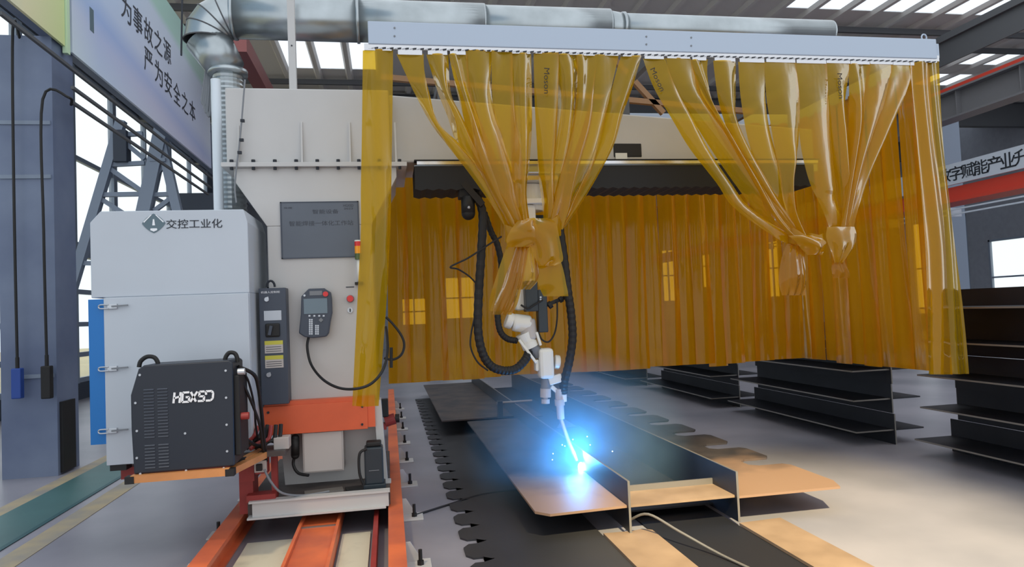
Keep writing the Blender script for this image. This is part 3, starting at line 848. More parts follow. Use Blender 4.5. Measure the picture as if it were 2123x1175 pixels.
tag(build(MB().tube([p1, (p1 + p2) / 2, p2], 0.012, 8), 'cable_plug', 'rubber'), 'small black plug hanging on the loose cable loop', 'plug')

# ================================================================== dust extractor cabinet
DY = 5.0
g = thing('dust_extractor', (-1.42, 5.4, 0.5), 'tall pale grey dust extractor cabinet with a logo and a blue side panel', 'dust extractor')
up = [(-1.925, 1.70), (-0.93, 1.70), (-0.93, 2.185), (-0.955, 2.275), (-1.86, 2.275), (-1.925, 2.20)]
build(MB().prism(up, 'y', DY, DY + 0.72), 'upper_housing', 'cabinet', g, bevel=0.006)
build(MB().box(-1.84, -0.93, DY + 0.005, DY + 0.72, 0.60, 1.70), 'lower_housing', 'cabinet', g)
door = build(MB().box(-1.845, -0.935, DY - 0.015, DY + 0.005, 0.60, 1.697), 'front_door', 'cabinet', g, bevel=0.004)
build(MB().box(-1.94, -1.845, DY - 0.008, DY + 0.70, 0.74, 1.69), 'side_panel', 'blue', g, label='bright blue side panel')
for xx in (-1.83, -1.0):
    build(MB().box(xx, xx + 0.10, DY, DY + 0.1, 0.56, 0.60), 'rubber_foot', 'rubber', g)
for yy in (635, 764, 893):
    p = at(232, yy, Y=DY - 0.03)
    lt = build(MB().box(p.x - 0.03, p.x + 0.03, DY - 0.03, DY - 0.015, p.z - 0.018, p.z + 0.018), 'toggle_latch', 'zinc', g, bevel=0.004)
    build(MB().tube([(p.x - 0.02, DY - 0.03, p.z + 0.012), (p.x - 0.07, DY - 0.03, p.z + 0.012), (p.x - 0.082, DY - 0.025, p.z), (p.x - 0.07, DY - 0.03, p.z - 0.012), (p.x - 0.02, DY - 0.03, p.z - 0.012)], 0.005, 8, 4), 'bail', 'zinc', lt)
    build(MB().bar((p.x, DY - 0.036, p.z), (p.x + 0.10, DY - 0.036, p.z + 0.004), 0.010), 'lever', 'grey', lt)
# logo and characters
lx, lz, r = at(319, 463, Y=DY).x, at(319, 463, Y=DY).z, 0.073
def dia(rx, rz, n=8):
    pts = []
    for q in range(4):
        a0, a1 = Vector((math.cos(q * math.pi / 2) * rx, math.sin(q * math.pi / 2) * rz)), Vector((math.cos((q + 1) * math.pi / 2) * rx, math.sin((q + 1) * math.pi / 2) * rz))
        for k in range(n):
            t = k / n
            v = a0.lerp(a1, t) * (1 + 0.16 * math.sin(math.pi * t))
            pts.append((lx + v.x, lz + v.y))
    return pts
lg = build(MB().prism(dia(r, r * 0.9), 'y', DY - 0.004, DY), 'logo', 'logo', g)
lm = MB()
for s in (-1, 1):
    lm.prism([(lx + s * 0.010, lz + 0.058), (lx + s * 0.017, lz + 0.058), (lx + s * 0.064, lz + 0.012), (lx + s * 0.060, lz + 0.004)], 'y', DY - 0.006, DY - 0.004)
lm.prism([(lx - 0.004, lz + 0.028), (lx + 0.004, lz + 0.028), (lx + 0.009, lz - 0.014), (lx - 0.009, lz - 0.014)], 'y', DY - 0.006, DY - 0.004)
lm.prism([(lx - 0.02, lz - 0.034), (lx + 0.02, lz - 0.034), (lx + 0.022, lz - 0.046), (lx + 0.0, lz - 0.056), (lx - 0.022, lz - 0.046)], 'y', DY - 0.006, DY - 0.004)
build(lm, 'logo_cutout', 'white_ink', lg)
a, b = at(345, 473, Y=DY), at(461, 472, Y=DY)
zt = at(400, 454, Y=DY).z
lettering('交控工业化', 'ink', g, (a.x, DY - 0.001, at(400, 473, Y=DY).z), (1, 0, 0), (0, 0, 1), b.x - a.x, zt - at(400, 473, Y=DY).z, depth=0.003)
build(MB().box(-1.80, -0.95, DY + 0.1, DY + 0.2, 0.48, 0.56).box(-1.80, -0.95, DY + 0.55, DY + 0.65, 0.48, 0.56).box(-1.05, -0.95, DY + 0.1, DY + 0.65, 0.40, 0.48), 'carrier_frame', 'darkred', g)
build(MB().box(-1.05, -0.96, DY + 0.1, DY + 0.3, 0.18, 0.40), 'carrier_post', 'darkred', g)

# ================================================================== welding power source on its bracket
WY = 4.42
g = thing('welding_power_source', (-1.2, 4.6, 0.64), 'black welding power source box with vents and white lettering in front of the pale cabinet', 'welding machine')
wx0, wx1, wz0 = -1.50, -0.93, 0.64
out = [(wx0 + 0.01, wz0), (wx1 - 0.005, wz0 + 0.005), (wx1 + 0.0, 1.26), (wx1 - 0.02, 1.275), (wx0 + 0.075, 1.27), (wx0 + 0.045, 1.25), (wx0 + 0.0, 1.10), (wx0, 0.9)]
side = build(MB().prism(out, 'y', WY, WY + 0.30), 'casing', 'black', g, bevel=0.008)
for x0 in (-1.395, -1.292):
    pass
for col_x in (-1.40, -1.325):
    for zs in ([1.125 - 0.0185 * k for k in range(16)], [0.80 - 0.0185 * k for k in range(8)]):
        for z in zs:
            build(MB().prism([(WY, z + 0.005), (WY - 0.006, z - 0.001), (WY, z - 0.004)], 'x', col_x - 0.028, col_x + 0.028), 'vent_slat', 'charcoal', side)
hx_, hw_, hz_, hh_ = at(360, 830, Y=WY).x, at(443, 830, Y=WY).x - at(360, 830, Y=WY).x, at(400, 833, Y=WY).z, 0.062
lm = MB()
def stroke(*pts):
    for (xa, za), (xb, zb) in zip(pts, pts[1:]):
        lm.bar((hx_ + xa * hw_, WY - 0.002, hz_ + za * hh_), (hx_ + xb * hw_, WY - 0.002, hz_ + zb * hh_), 0.0115, 0.0115)
stroke((0.0, 0.0), (0.02, 0.55), (0.035, 1.0)); stroke((0.02, 0.45), (0.17, 0.62)); stroke((0.15, 0.0), (0.185, 1.0))
stroke((0.40, 0.95), (0.24, 0.95), (0.215, 0.06), (0.385, 0.06), (0.395, 0.50), (0.31, 0.50))
stroke((0.42, 0.03), (0.60, 0.97)); stroke((0.44, 0.97), (0.56, 0.03))
stroke((0.78, 0.95), (0.66, 0.95), (0.645, 0.52), (0.77, 0.48), (0.755, 0.06), (0.61, 0.06))
stroke((0.82, 0.62), (0.815, 0.95), (0.96, 0.95), (1.0, 0.75), (0.985, 0.25), (0.93, 0.06), (0.81, 0.06))
build(lm, 'lettering', 'white_ink', g)
for px_, py_ in ((290, 777), (281, 835), (284, 893), (284, 949), (291, 982), (468, 768), (469, 824), (470, 880), (471, 935), (464, 970), (384, 898), (386, 975)):
    p = at(px_, py_, Y=WY)
    build(MB().cyl((p.x, WY, p.z), (p.x, WY - 0.004, p.z), 0.007, n=10), 'screw', 'zinc', side)
for px_ in (306, 478):
    p = at(px_, 748, Y=WY + 0.1)
    s = 1 if px_ < 400 else 0.7
    build(MB().tube([(p.x - 0.055 * s, WY + 0.12, 1.255), (p.x - 0.045 * s, WY + 0.12, 1.29), (p.x - 0.01, WY + 0.12, 1.315), (p.x + 0.03 * s, WY + 0.12, 1.31), (p.x + 0.05 * s, WY + 0.12, 1.28), (p.x + 0.05 * s, WY + 0.12, 1.255)], 0.013, 10, 4), 'carry_handle', 'rubber', g)
# socket face on the far end
build(MB().box(wx1 - 0.005, wx1 + 0.03, WY + 0.03, WY + 0.27, 0.70, 1.18), 'socket_panel', 'rubber', g, bevel=0.006)
build(MB().cyl((wx1 + 0.03, WY + 0.06, 0.93), (wx1 + 0.075, WY + 0.06, 0.93), 0.022, n=14), 'cable_socket', 'darkred', g)
build(MB().cyl((wx1 + 0.02, WY + 0.05, 1.20), (wx1 + 0.06, WY + 0.05, 1.20), 0.02, n=14), 'gas_fitting', 'zinc', g)
g = thing('power_source_bracket', (-1.2, 4.6, 0.58), 'tan angle bracket with black end caps carrying the black welding machine', 'bracket')
for yy in (WY - 0.03, WY + 0.28):
    bar = build(MB().box(-1.50, -0.96, yy, yy + 0.05, 0.595, 0.638), 'bracket_bar', 'tan', g)
    for xx in (-1.53, -0.98):
        build(MB().box(xx, xx + 0.05, yy - 0.004, yy + 0.054, 0.592, 0.634), 'end_cap', 'rubber', bar)
build(MB().bar((-0.97, WY + 0.0, 0.61), (-0.86, 4.95, 0.60), 0.05, 0.04).bar((-0.95, WY + 0.30, 0.61), (-0.90, 5.1, 0.60), 0.05, 0.04), 'support_arm', 'tan', g)
build(MB().box(-1.0, -0.72, 4.95, 5.2, 0.585, 0.62), 'shelf_plate', 'deck', g)
build(MB().box(-0.84, -0.80, 5.12, 5.17, 0.272, 0.60), 'support_post', 'darkred', g, label='dark red support post')
build(MB().box(-0.99, -0.80, 5.02, 5.14, 0.272, 0.32), 'post_foot', 'darkred', g)
# junction box and outlet on the shelf
tag(build(MB().box(-0.80, -0.70, 5.0, 5.12, 0.62, 0.70), 'junction_box', 'lightgrey', bevel=0.004), 'small pale grey junction box on the dark shelf beside the cables', 'box')
g = thing('power_outlet', (-0.88, 5.0, 0.50), 'pale square power outlet with a black plug under the shelf', 'outlet')
build(MB().box(-0.93, -0.85, 5.0, 5.03, 0.475, 0.555), 'outlet_plate', 'lightgrey', g, bevel=0.004)
build(MB().box(-0.915, -0.875, 4.975, 5.0, 0.49, 0.535), 'plug', 'rubber', g, bevel=0.004)
build(MB().box(-0.93, -0.85, 5.03, 5.12, 0.46, 0.59), 'back_box', 'darkred', g)
build(MB().tube([(-0.86, 4.975, 0.50), (-0.82, 4.96, 0.42), (-0.75, 4.98, 0.33), (-0.62, 5.05, 0.285), (-0.45, 5.1, 0.285)], 0.008, 8), 'lead', 'grey', g)
# power leads from the machine
for i, (pts, lab, r) in enumerate((
    (((494, 760), (525, 775), (535, 800), (543, 860), (548, 920), (552, 955)), 'thick black cable curving down from the top fitting of the welding machine', 0.012),
    (((500, 765), (515, 790), (527, 840), (530, 880), (537, 925)), 'thin black cable hanging inside the thick one beside the welding machine', 0.007),
    (((497, 780), (520, 830), (538, 880), (545, 930), (550, 950)), 'middle black cable sagging beside the welding machine', 0.009),
    (((490, 880), (505, 905), (525, 920), (548, 928)), 'short black cable running from the red socket to the shelf', 0.012))):
    n = len(pts)
    tag(build(MB().tube([at(x, y, Y=4.55 + 0.48 * k / (n - 1)) for k, (x, y) in enumerate(pts)], r, 10), 'power_cable', 'rubber'), lab, 'cable', 'welding machine cables')
g = thing('cable_bundle', (-0.9, 5.0, 0.62), 'tangled bundle of dark plugs and cables on the shelf beside the welding machine', 'cables')
for k in range(6):
    a = Vector((-0.97 + 0.03 * k, 4.98 + 0.02 * (k % 3), 0.63))
    build(MB().tube([a + Vector((-0.06, -0.05, 0.02)), a + Vector((-0.01, 0, 0.05)), a + Vector((0.05, 0.02, 0.10 - 0.01 * k)), a + Vector((0.06, 0.06, 0.15))], 0.014, 8, 4), 'cable', 'rubber' if k % 3 else 'darkred', g)
# servo motor on the deck
g = thing('travel_motor', (-0.16, 5.16, 0.286), 'black upright travel drive motor standing on the carriage deck', 'motor')
x0, x1 = at(755, 950, Y=5.12).x, at(794, 950, Y=5.12).x
build(MB().box(x0, x1, 5.12, 5.26, 0.30, 0.565), 'motor_body', 'motor', g, bevel=0.012)
build(MB().box(x0 - 0.012, x1 + 0.012, 5.11, 5.27, 0.272, 0.305), 'motor_flange', 'motor', g, bevel=0.005)
build(MB().box(x0 + 0.015, x1 - 0.01, 5.14, 5.24, 0.565, 0.60), 'end_cap', 'rubber', g, bevel=0.01)
build(MB().tube([(x0 + 0.02, 5.11, 0.56), (x0 - 0.03, 5.10, 0.53), (x0 - 0.035, 5.10, 0.40), (x0 - 0.01, 5.11, 0.31)], 0.010, 8), 'motor_cable', 'rubber', g)
build(MB().box(x0 + 0.03, x1 - 0.03, 5.117, 5.12, 0.40, 0.404), 'type_plate', 'grey', g)
# cable inlet and grey electrical box under the orange cover
g = thing('electrical_box', (-0.5, 5.30, 0.40), 'beige flat electrical box below the orange cover plate', 'electrical box')
build(MB().box(-0.645, -0.355, 5.28, 5.47, 0.385, 0.68), 'box_body', 'lightgrey', g, bevel=0.006)
build(MB().box(-0.635, -0.365, 5.272, 5.28, 0.395, 0.675), 'box_lid', 'lightgrey', g, bevel=0.003)
g = thing('cable_gland', (-0.72, 5.3, 0.55), 'black capsule shaped cable joint with a bent lead under the orange cover', 'cable joint')
pA, pB = at(612, 908, Y=5.3), at(612, 943, Y=5.3)
build(MB().cyl(pA, pB, 0.03, n=16).ball(pA, 0.03).ball(pB, 0.03), 'joint_body', 'rubber', g, sm=True)
build(MB().tube([pA + Vector((0, 0, -0.05)), at(585, 918, Y=5.28), at(556, 912, Y=5.2)], 0.014, 8), 'inlet_lead', 'rubber', g)
build(MB().tube([pB, at(608, 962, Y=5.3), at(618, 980, Y=5.28), at(640, 985, Y=5.25)], 0.011, 8), 'outlet_lead', 'rubber', g)
tag(build(MB().bar((-0.62, 5.12, 0.28), (-0.36, 5.16, 0.28), 0.10, 0.014), 'spacer_plate', 'edge'), 'grey loose steel plate lying on the dirty carriage deck', 'plate')
tag(build(MB().bar((-0.34, 5.14, 0.28), (-0.22, 5.16, 0.28), 0.09, 0.014), 'rubber_mat', 'rubber'), 'small black rubber mat lying on the deck before the motor', 'mat')
g = thing('gear_motor', (0.02, 5.9, 0.6), 'dark red gear motor with a black end beside the pedestal', 'motor')
p = at(806, 868, Y=5.75)
build(MB().cyl((p.x - 0.03, 5.75, p.z - 0.02), (p.x + 0.05, 5.75, p.z + 0.0), 0.045, n=18), 'motor_body', 'darkred', g)
build(MB().cyl((p.x + 0.05, 5.75, p.z), (p.x + 0.085, 5.75, p.z), 0.035, n=18), 'end_cap', 'rubber', g)
build(MB().box(p.x - 0.06, p.x + 0.0, 5.72, 5.8, p.z + 0.02, p.z + 0.16), 'terminal_box', 'rubber', g, bevel=0.006)
build(MB().box(p.x - 0.12, p.x - 0.02, 5.72, 5.80, p.z - 0.08, p.z - 0.03), 'motor_bracket', 'darkred', g)

# ================================================================== extraction duct
g = thing('extraction_duct', (-1.2, 6.0, 3.9), 'large zinc extraction duct running over the gantry and turning down in a segmented elbow', 'duct')
DYY = 6.1
pl_, pr_ = at(500, 36, Y=DYY), at(1255, 50, Y=DYY)
def seg(a, b, r0, r1, name='duct_section', cap=True):
    return build(MB().cyl(a, b, r0, r1, n=36, cap=cap), name, 'galv', g, sm=True)
zc = at(620, 38, Y=DYY).z
r0 = 0.185
xs = [at(486, 40, Y=DYY).x, at(742, 40, Y=DYY).x, at(1000, 40, Y=DYY).x, at(1258, 40, Y=DYY).x, at(1290, 40, Y=DYY).x, at(1717, 60, Y=DYY).x]
rr = [0.185, 0.18, 0.165, 0.15, 0.125, 0.115]
zz = [zc, zc - 0.005, zc + 0.0, zc + 0.01, zc + 0.015, zc + 0.02]
for i in range(5):
    sg = seg((xs[i], DYY, zz[i]), (xs[i + 1], DYY, zz[i + 1]), rr[i], rr[i + 1] if i in (3,) else rr[i] * 0.985)
    build(MB().cyl((xs[i] - 0.012, DYY, zz[i]), (xs[i] + 0.012, DYY, zz[i]), rr[i] + 0.012, n=36), 'joint_ring', 'galv', sg, sm=True)
build(MB().cyl((xs[5] - 0.01, DYY, zz[5]), (xs[5] + 0.015, DYY, zz[5]), rr[5] + 0.006, n=36), 'end_cap', 'galv', g)
# segmented elbow: from the horizontal run, bending down
R_el = 0.22
cx, cz = xs[0] + 0.0, zc - R_el
angs = [90, 112, 134, 157, 180]
cen = [Vector((cx + R_el * math.cos(R(a_)), DYY, cz + R_el * math.sin(R(a_)))) for a_ in angs]
for i in range(4):
    a_, b_ = cen[i], cen[i + 1]
    d = (b_ - a_).normalized()
    mbs = MB()
    rings = []
    n = 36
    for c_, ang in ((a_, angs[i]), (b_, angs[i + 1])):
        rad = Vector((math.cos(R(ang)), 0, math.sin(R(ang))))
        rings.append([mbs.bm.verts.new(c_ + (rad * math.cos(2 * math.pi * k / n) + Vector((0, 1, 0)) * math.sin(2 * math.pi * k / n)) * r0) for k in range(n)])
    for k in range(n):
        mbs.bm.faces.new((rings[0][k], rings[0][(k + 1) % n], rings[1][(k + 1) % n], rings[1][k]))
    build(mbs, 'elbow_gore', 'galv', g, sm=True)
    rad = Vector((math.cos(R(angs[i + 1])), 0, math.sin(R(angs[i + 1]))))
    pts = [cen[i + 1] + (rad * math.cos(2 * math.pi * k / 24) + Vector((0, 1, 0)) * math.sin(2 * math.pi * k / 24)) * (r0 + 0.002) for k in range(25)]
    build(MB().tube(pts, 0.006, 6, 1), 'gore_seam', 'rafter', g)
ex_ = cen[-1].x
bx = at(472, 150, Y=DYY).x
build(MB().cyl((ex_, DYY, cz + 0.02), (bx, DYY, cz - 0.25), r0, 0.15, n=36), 'reducer', 'galv', g, sm=True)
build(MB().cyl((bx, DYY, cz - 0.25), (bx, DYY, cz - 0.29), 0.16, n=36), 'collar', 'galv', g, sm=True)
fx = MB()
prof = []
zt, zb = cz - 0.29, 2.2
n = int((zt - zb) / 0.02)
build(fx.tube([(bx, DYY, zt - (zt - zb) * k / n) for k in range(n + 1)], 0.125, 24, 1, rib=0.03), 'flexible_hose', 'galv', g, sm=False)
build(MB().bar((cen[2].x - 0.25, DYY, cen[2].z + 0.4), (cen[3].x - 0.2, DYY - 0.1, cen[3].z - 0.25), 0.012), 'stay_wire', 'ink', g)
px0, px1 = at(440, 300, Y=5.85).x, at(461, 300, Y=5.85).x
build(MB().cyl(((px0 + px1) / 2, 5.85, 0.9), ((px0 + px1) / 2, 5.85, at(450, 165, Y=5.85).z), (px1 - px0) / 2, n=20), 'drain_pipe', 'conduit', g, sm=True, label='straight white pipe')
g = thing('cable_with_clips', (-1.05, 5.3, 2.5), 'thin grey cable with small black clips running up the upper box', 'cable')
pts = [at(x, y, Y=5.29) for x, y in ((508, 165), (505, 200), (501, 250), (496, 300), (490, 350), (487, 390), (490, 420))]
build(MB().tube(pts, 0.006, 8), 'cable', 'grey', g)
for q in ((502, 250), (500, 290), (496, 316)):
    p = at(*q, Y=5.285)
    build(MB().box(p.x - 0.012, p.x + 0.016, 5.278, 5.30, p.z - 0.01, p.z + 0.01), 'clip', 'ink', g)
g = thing('hanging_cable_loop', at(428, 230, Y=6.12), 'grey looped cable hanging from the zinc duct elbow against the banner end', 'cable loop')
for dx, yb in ((0, 228), (5, 235), (-4, 215)):
    build(MB().tube([at(436 + dx, 118, Y=6.12), at(424 + dx, 200, Y=6.12), at(426 + dx, yb, Y=6.12), at(431 + dx, yb - 6, Y=6.12), at(438 + dx, 120, Y=6.12)], 0.012, 8), 'strand', 'grey', g)

# ================================================================== curtain frame and strips
CY = 4.8
XA, XB = -0.07, 4.38
g = thing('curtain_rail', (2.15, 5.8, 3.36), 'long pale silver rail box holding the amber strip curtain around the robot', 'curtain rail')
build(MB().box(XA, XB, CY - 0.03, CY + 0.03, 3.365, 3.525), 'front_rail_box', 'alu', g, bevel=0.006)
build(MB().box(XB - 0.005, XB + 0.05, CY, 6.86, 3.38, 3.50), 'side_rail_box', 'alu', g, bevel=0.006)
build(MB().box(-0.05, XB, 6.80, 6.86, 3.38, 3.50), 'back_rail_box', 'alu', g, bevel=0.006)
tr = MB().box(XA, XB, CY - 0.022, CY - 0.016, 3.335, 3.365)
n = int((XB - XA) / 0.052)
for k in range(n):
    x = XA + 0.02 + k * 0.052
    tr.prism([(x, 3.337), (x + 0.03, 3.343), (x + 0.034, 3.352), (x + 0.004, 3.346)], 'y', CY - 0.030, CY - 0.022)
tr.bm.faces.ensure_lookup_table(); nf = len(tr.bm.faces)
for k in range(n):
    x = XA + 0.02 + k * 0.052
    tr.prism([(x + 0.022, 3.335), (x + 0.046, 3.339), (x + 0.046, 3.345), (x + 0.022, 3.341)], 'y', CY - 0.031, CY - 0.0225)
to = build(tr, 'track_rib', 'silver', g)
to.data.materials.append(M['ink'])
for p_ in to.data.polygons[nf:]: p_.material_index = 1

for px_, py_ in ((818, 58), (818, 75), (1340, 76), (1340, 92), (1433, 78), (1433, 95)):
    p = at(px_, py_, Y=CY - 0.03)
    build(MB().cyl((p.x, CY - 0.034, p.z), (p.x, CY - 0.03, p.z), 0.007, n=8), 'rivet', 'grey', g)
ex = at(1916, 84, Y=CY).x
build(MB().tube([(ex + 0.022 * math.cos(t), CY, 3.545 + 0.026 * math.sin(t)) for t in [math.pi * k / 6 - 0.4 for k in range(9)]], 0.006, 8, 2), 'lifting_eye', 'alu', g)
for x in (0.5, 2.1, 3.7):
    build(MB().bar((x, CY + 0.03, 3.44), (x, 6.80, 3.44), 0.05, 0.08), 'cross_member', 'rafter', g)
    build(MB().box(x - 0.03, x + 0.03, 5.7, 5.76, 3.233 - 0.0697 * (x - 0.06), 3.42), 'hanger_post', 'rafter', g)
for q in (((1235, 245), (1335, 128)), ((1270, 120), (1375, 235)), ((790, 160), (1560, 232))):
    build(MB().bar(at(*q[0], Y=6.3), at(*q[1], Y=6.3), 0.05), 'diagonal_brace', 'brace_tan', g)

def clamp_plate(px0, px1, y, parent, yy=CY - 0.012):
    a, b = at(px0, y, Y=yy), at(px1, y, Y=yy)
    build(MB().box(a.x + 0.01, b.x - 0.01, yy - 0.008, yy, a.z - 0.012, a.z + 0.035), 'clamp_plate', 'silver', parent)

# strips that hang free
def free_strip(rows, yc, label, group=None, **k):
    o = ribbon(rows, yc, 'pvc_front', **k)
    clamp_plate(rows[0][1], rows[0][2], rows[0][0] - 2, o)
    return tag(o, label, 'curtain strip', group)
free_strip([(103, 752, 815), (200, 751, 814), (280, 750, 813), (340, 749, 812), (400, 748, 811), (480, 748, 809), (600, 742, 803), (700, 737, 796), (842, 730, 785)], 4.79,
           'lone amber strip hanging before the white column edge', w0=0.225, k=1.1, ph=0.6, bulge=0.03, pl=1.3)
free_strip([(128, 1888, 1926), (250, 1900, 1937), (450, 1914, 1958), (600, 1921, 1966), (776, 1927, 1976)], 4.77, 'amber strip hanging straight, second from the free end of the front rail', 'straight strips at the front rail end', w0=0.22, k=1.2, ph=0.3)
free_strip([(126, 1918, 1948), (300, 1932, 1959), (450, 1948, 1976), (600, 1963, 1994), (775, 1973, 2011)], 4.82, 'amber strip hanging straight at the free end of the front rail', 'straight strips at the front rail end', w0=0.22, k=1.0, ph=2.0)

def band_loop(c, rx, rz, ry, tilt, w, parent, m='pvc_front', name='knot_wrap', a0=0, a1=2 * math.pi, lean=0.0):
    """a flat strip wrapped round the bunch"""
    rows = []
    n = 28
    for i in range(n + 1):
        t = a0 + (a1 - a0) * i / n
        p = Vector((math.cos(t) * rx, -math.sin(t) * ry, 0))
        p.z += tilt * math.cos(t) + lean * math.sin(t)
        r = []
        for j in range(5):
            u = (j / 4 - 0.5)
            q = c + p + Vector((0, -0.018 * (1 - (2 * u) ** 2) * max(0, math.sin(t)), u * w * (1 + 0.15 * math.sin(3 * t))))
            r.append(q)
        rows.append(r)
    mb = MB(); mb.grid(rows)
    return build(mb, name, m, parent, sm=True)

def bundle(label, strips, loc, brand=None):
    g = thing('tied_curtain_bundle', loc, label, 'curtain', 'knotted curtain bundles on the front rail')
    for i, rows in enumerate(strips):
        yc = CY + 0.035 * math.sin(i * 2.1)
        s = ribbon(rows, (CY - 0.015, yc), 'pvc_front', 'curtain_strip', g, w0=0.2, k=0.55 + 0.3 * (i % 3), ph=i * 1.3, bulge=0.05 + 0.02 * (i % 2))
        clamp_plate(rows[0][1], rows[0][2], rows[0][0] - 2, s)
    return g
A = [
 [(112, 822, 878), (150, 840, 880), (195, 861, 890), (255, 893, 909), (300, 926, 955), (365, 976, 1012), (430, 1022, 1060), (475, 1050, 1085)],
 [(112, 884, 930), (190, 908, 935), (240, 928, 957), (300, 948, 987), (365, 988, 1017), (430, 1033, 1065), (475, 1056, 1085)],
 [(112, 930, 968), (190, 948, 976), (260, 966, 1000), (330, 983, 1030), (400, 1018, 1062), (475, 1060, 1088)],
 [(104, 965, 1020), (200, 973, 1020), (300, 986, 1048), (380, 1013, 1072), (440, 1043, 1086), (478, 1065, 1096)],
 [(106, 1018, 1062), (200, 1020, 1064), (300, 1030, 1078), (400, 1048, 1090), (478, 1072, 1100)],
 [(110, 1058, 1102), (250, 1060, 1104), (330, 1060, 1099), (400, 1066, 1092), (475, 1080, 1102)],
 [(110, 1107, 1158), (200, 1109, 1156), (300, 1114, 1152), (370, 1118, 1148), (430, 1126, 1150), (475, 1128, 1150)],
 [(112, 1156, 1200), (200, 1156, 1197), (300, 1146, 1188), (380, 1138, 1172), (475, 1130, 1158)],
 [(114, 1195, 1238), (180, 1196, 1230), (260, 1186, 1224), (340, 1166, 1202), (420, 1148, 1182), (475, 1135, 1165)],
 [(114, 1238, 1284), (200, 1224, 1264), (280, 1203, 1247), (350, 1178, 1228), (420, 1158, 1195), (475, 1140, 1168)],
 [(116, 1288, 1330), (180, 1270, 1312), (240, 1254, 1290), (300, 1242, 1272), (360, 1216, 1241), (420, 1180, 1206), (470, 1150, 1174)],
]
kA = at(1108, 490, Y=CY)
gA = bundle('amber strips gathered into a big knot before the welding robot', A, (kA.x, CY, kA.z - 0.6))
# the knot: crossing wraps, folded lobe and loose tails
band_loop(kA + Vector((-0.06, 0.0, 0.0)), 0.155, 0, 0.075, -0.03, 0.115, gA, lean=-0.03)
band_loop(kA + Vector((0.06, 0.0, 0.03)), 0.135, 0, 0.08, 0.045, 0.13, gA)
ribbon([(452, 1092, 1135), (462, 1082, 1152), (485, 1090, 1158), (515, 1102, 1164), (540, 1112, 1166), (551, 1118, 1150)], CY - 0.085, 'pvc_front', 'knot_lobe', gA, w0=0.24, k=1.5, ph=1.0, bulge=0.02)
ribbon([(456, 1075, 1110), (475, 1060, 1115), (495, 1050, 1112), (512, 1052, 1100)], CY - 0.09, 'pvc_front', 'knot_lobe', gA, w0=0.2, k=1.0, ph=0.2, bulge=0.025)
ribbon([(492, 1058, 1092), (530, 1044, 1080), (570, 1030, 1066), (615, 1016, 1052), (645, 1014, 1046)], CY - 0.03, 'pvc_front', 'loose_tail', gA, w0=0.17, k=0.7, ph=0.5, bulge=0.012)
ribbon([(505, 1072, 1096), (545, 1058, 1090), (590, 1042, 1082), (630, 1026, 1072), (652, 1022, 1060)], CY - 0.05, 'pvc_clear', 'loose_tail', gA, w0=0.24, k=3.5, ph=1.5, bulge=0.04)
ribbon([(500, 1078, 1112), (540, 1070, 1116), (575, 1062, 1118), (600, 1058, 1100)], CY - 0.02, 'pvc_clear', 'loose_tail', gA, w0=0.24, k=3.0, ph=0.2, bulge=0.04)
ribbon([(535, 1108, 1160), (560, 1110, 1168), (590, 1116, 1174), (614, 1128, 1178)], CY - 0.03, 'pvc_front', 'loose_tail', gA, w0=0.2, k=0.7, ph=0.8, bulge=0.012)
def brand(px_, y0, y1, parent, slope=0):
    """printed strip marking, reading downwards"""
    a, b = at(px_, y0, Y=CY - 0.075), at(px_ + slope, y1, Y=CY - 0.075)
    L_ = (b - a).length
    d = (b - a).normalized()
    up = Vector((1, 0, 0)); up = (up - d * up.dot(d)).normalized()
    lettering('Moson', 'brand_ink', parent, a - up * 0.018 , d, up, L_, 0.040, 'printed_mark', 0.0015)
brand(1133, 141, 194, gA)
B = [
 [(121, 1333, 1378), (180, 1356, 1398), (247, 1395, 1434), (310, 1432, 1468), (379, 1484, 1516), (429, 1518, 1556), (480, 1588, 1628), (508, 1636, 1664)],
 [(120, 1380, 1432), (190, 1400, 1456), (260, 1443, 1502), (330, 1488, 1547), (400, 1538, 1587), (450, 1583, 1622), (498, 1640, 1667)],
 [(124, 1432, 1466), (160, 1440, 1467), (220, 1463, 1482), (300, 1505, 1532), (380, 1556, 1582), (450, 1600, 1626), (497, 1645, 1669)],
 [(126, 1478, 1526), (200, 1488, 1526), (245, 1498, 1528), (300, 1518, 1552), (370, 1556, 1592), (430, 1598, 1627), (492, 1650, 1673)],
 [(128, 1530, 1586), (200, 1535, 1586), (270, 1546, 1594), (340, 1565, 1614), (400, 1586, 1622), (450, 1610, 1637), (497, 1652, 1677)],
 [(128, 1585, 1650), (200, 1589, 1658), (270, 1600, 1657), (330, 1610, 1652), (380, 1618, 1643), (440, 1630, 1650), (497, 1658, 1681)],
]
kB = at(1672, 500, Y=CY)
gB = bundle('amber strips swept sideways into a small tight knot over the middle of the back curtain', B, (kB.x, CY, kB.z - 0.4))
band_loop(kB + Vector((-0.05, 0, 0.0)), 0.10, 0, 0.06, -0.05, 0.11, gB)
band_loop(kB + Vector((0.07, 0, -0.01)), 0.065, 0, 0.055, 0.0, 0.12, gB)
ribbon([(488, 1636, 1690), (500, 1650, 1712), (515, 1660, 1712), (528, 1676, 1706)], CY - 0.075, 'pvc_front', 'knot_lobe', gB, w0=0.25, k=1.3, ph=0.6, bulge=0.05)
ribbon([(505, 1632, 1668), (540, 1620, 1668), (580, 1614, 1672), (612, 1622, 1668)], CY - 0.01, 'pvc_clear', 'loose_tail', gB, w0=0.26, k=3.5, ph=0.4, bulge=0.05)
brand(1352, 142, 188, gB, 22)
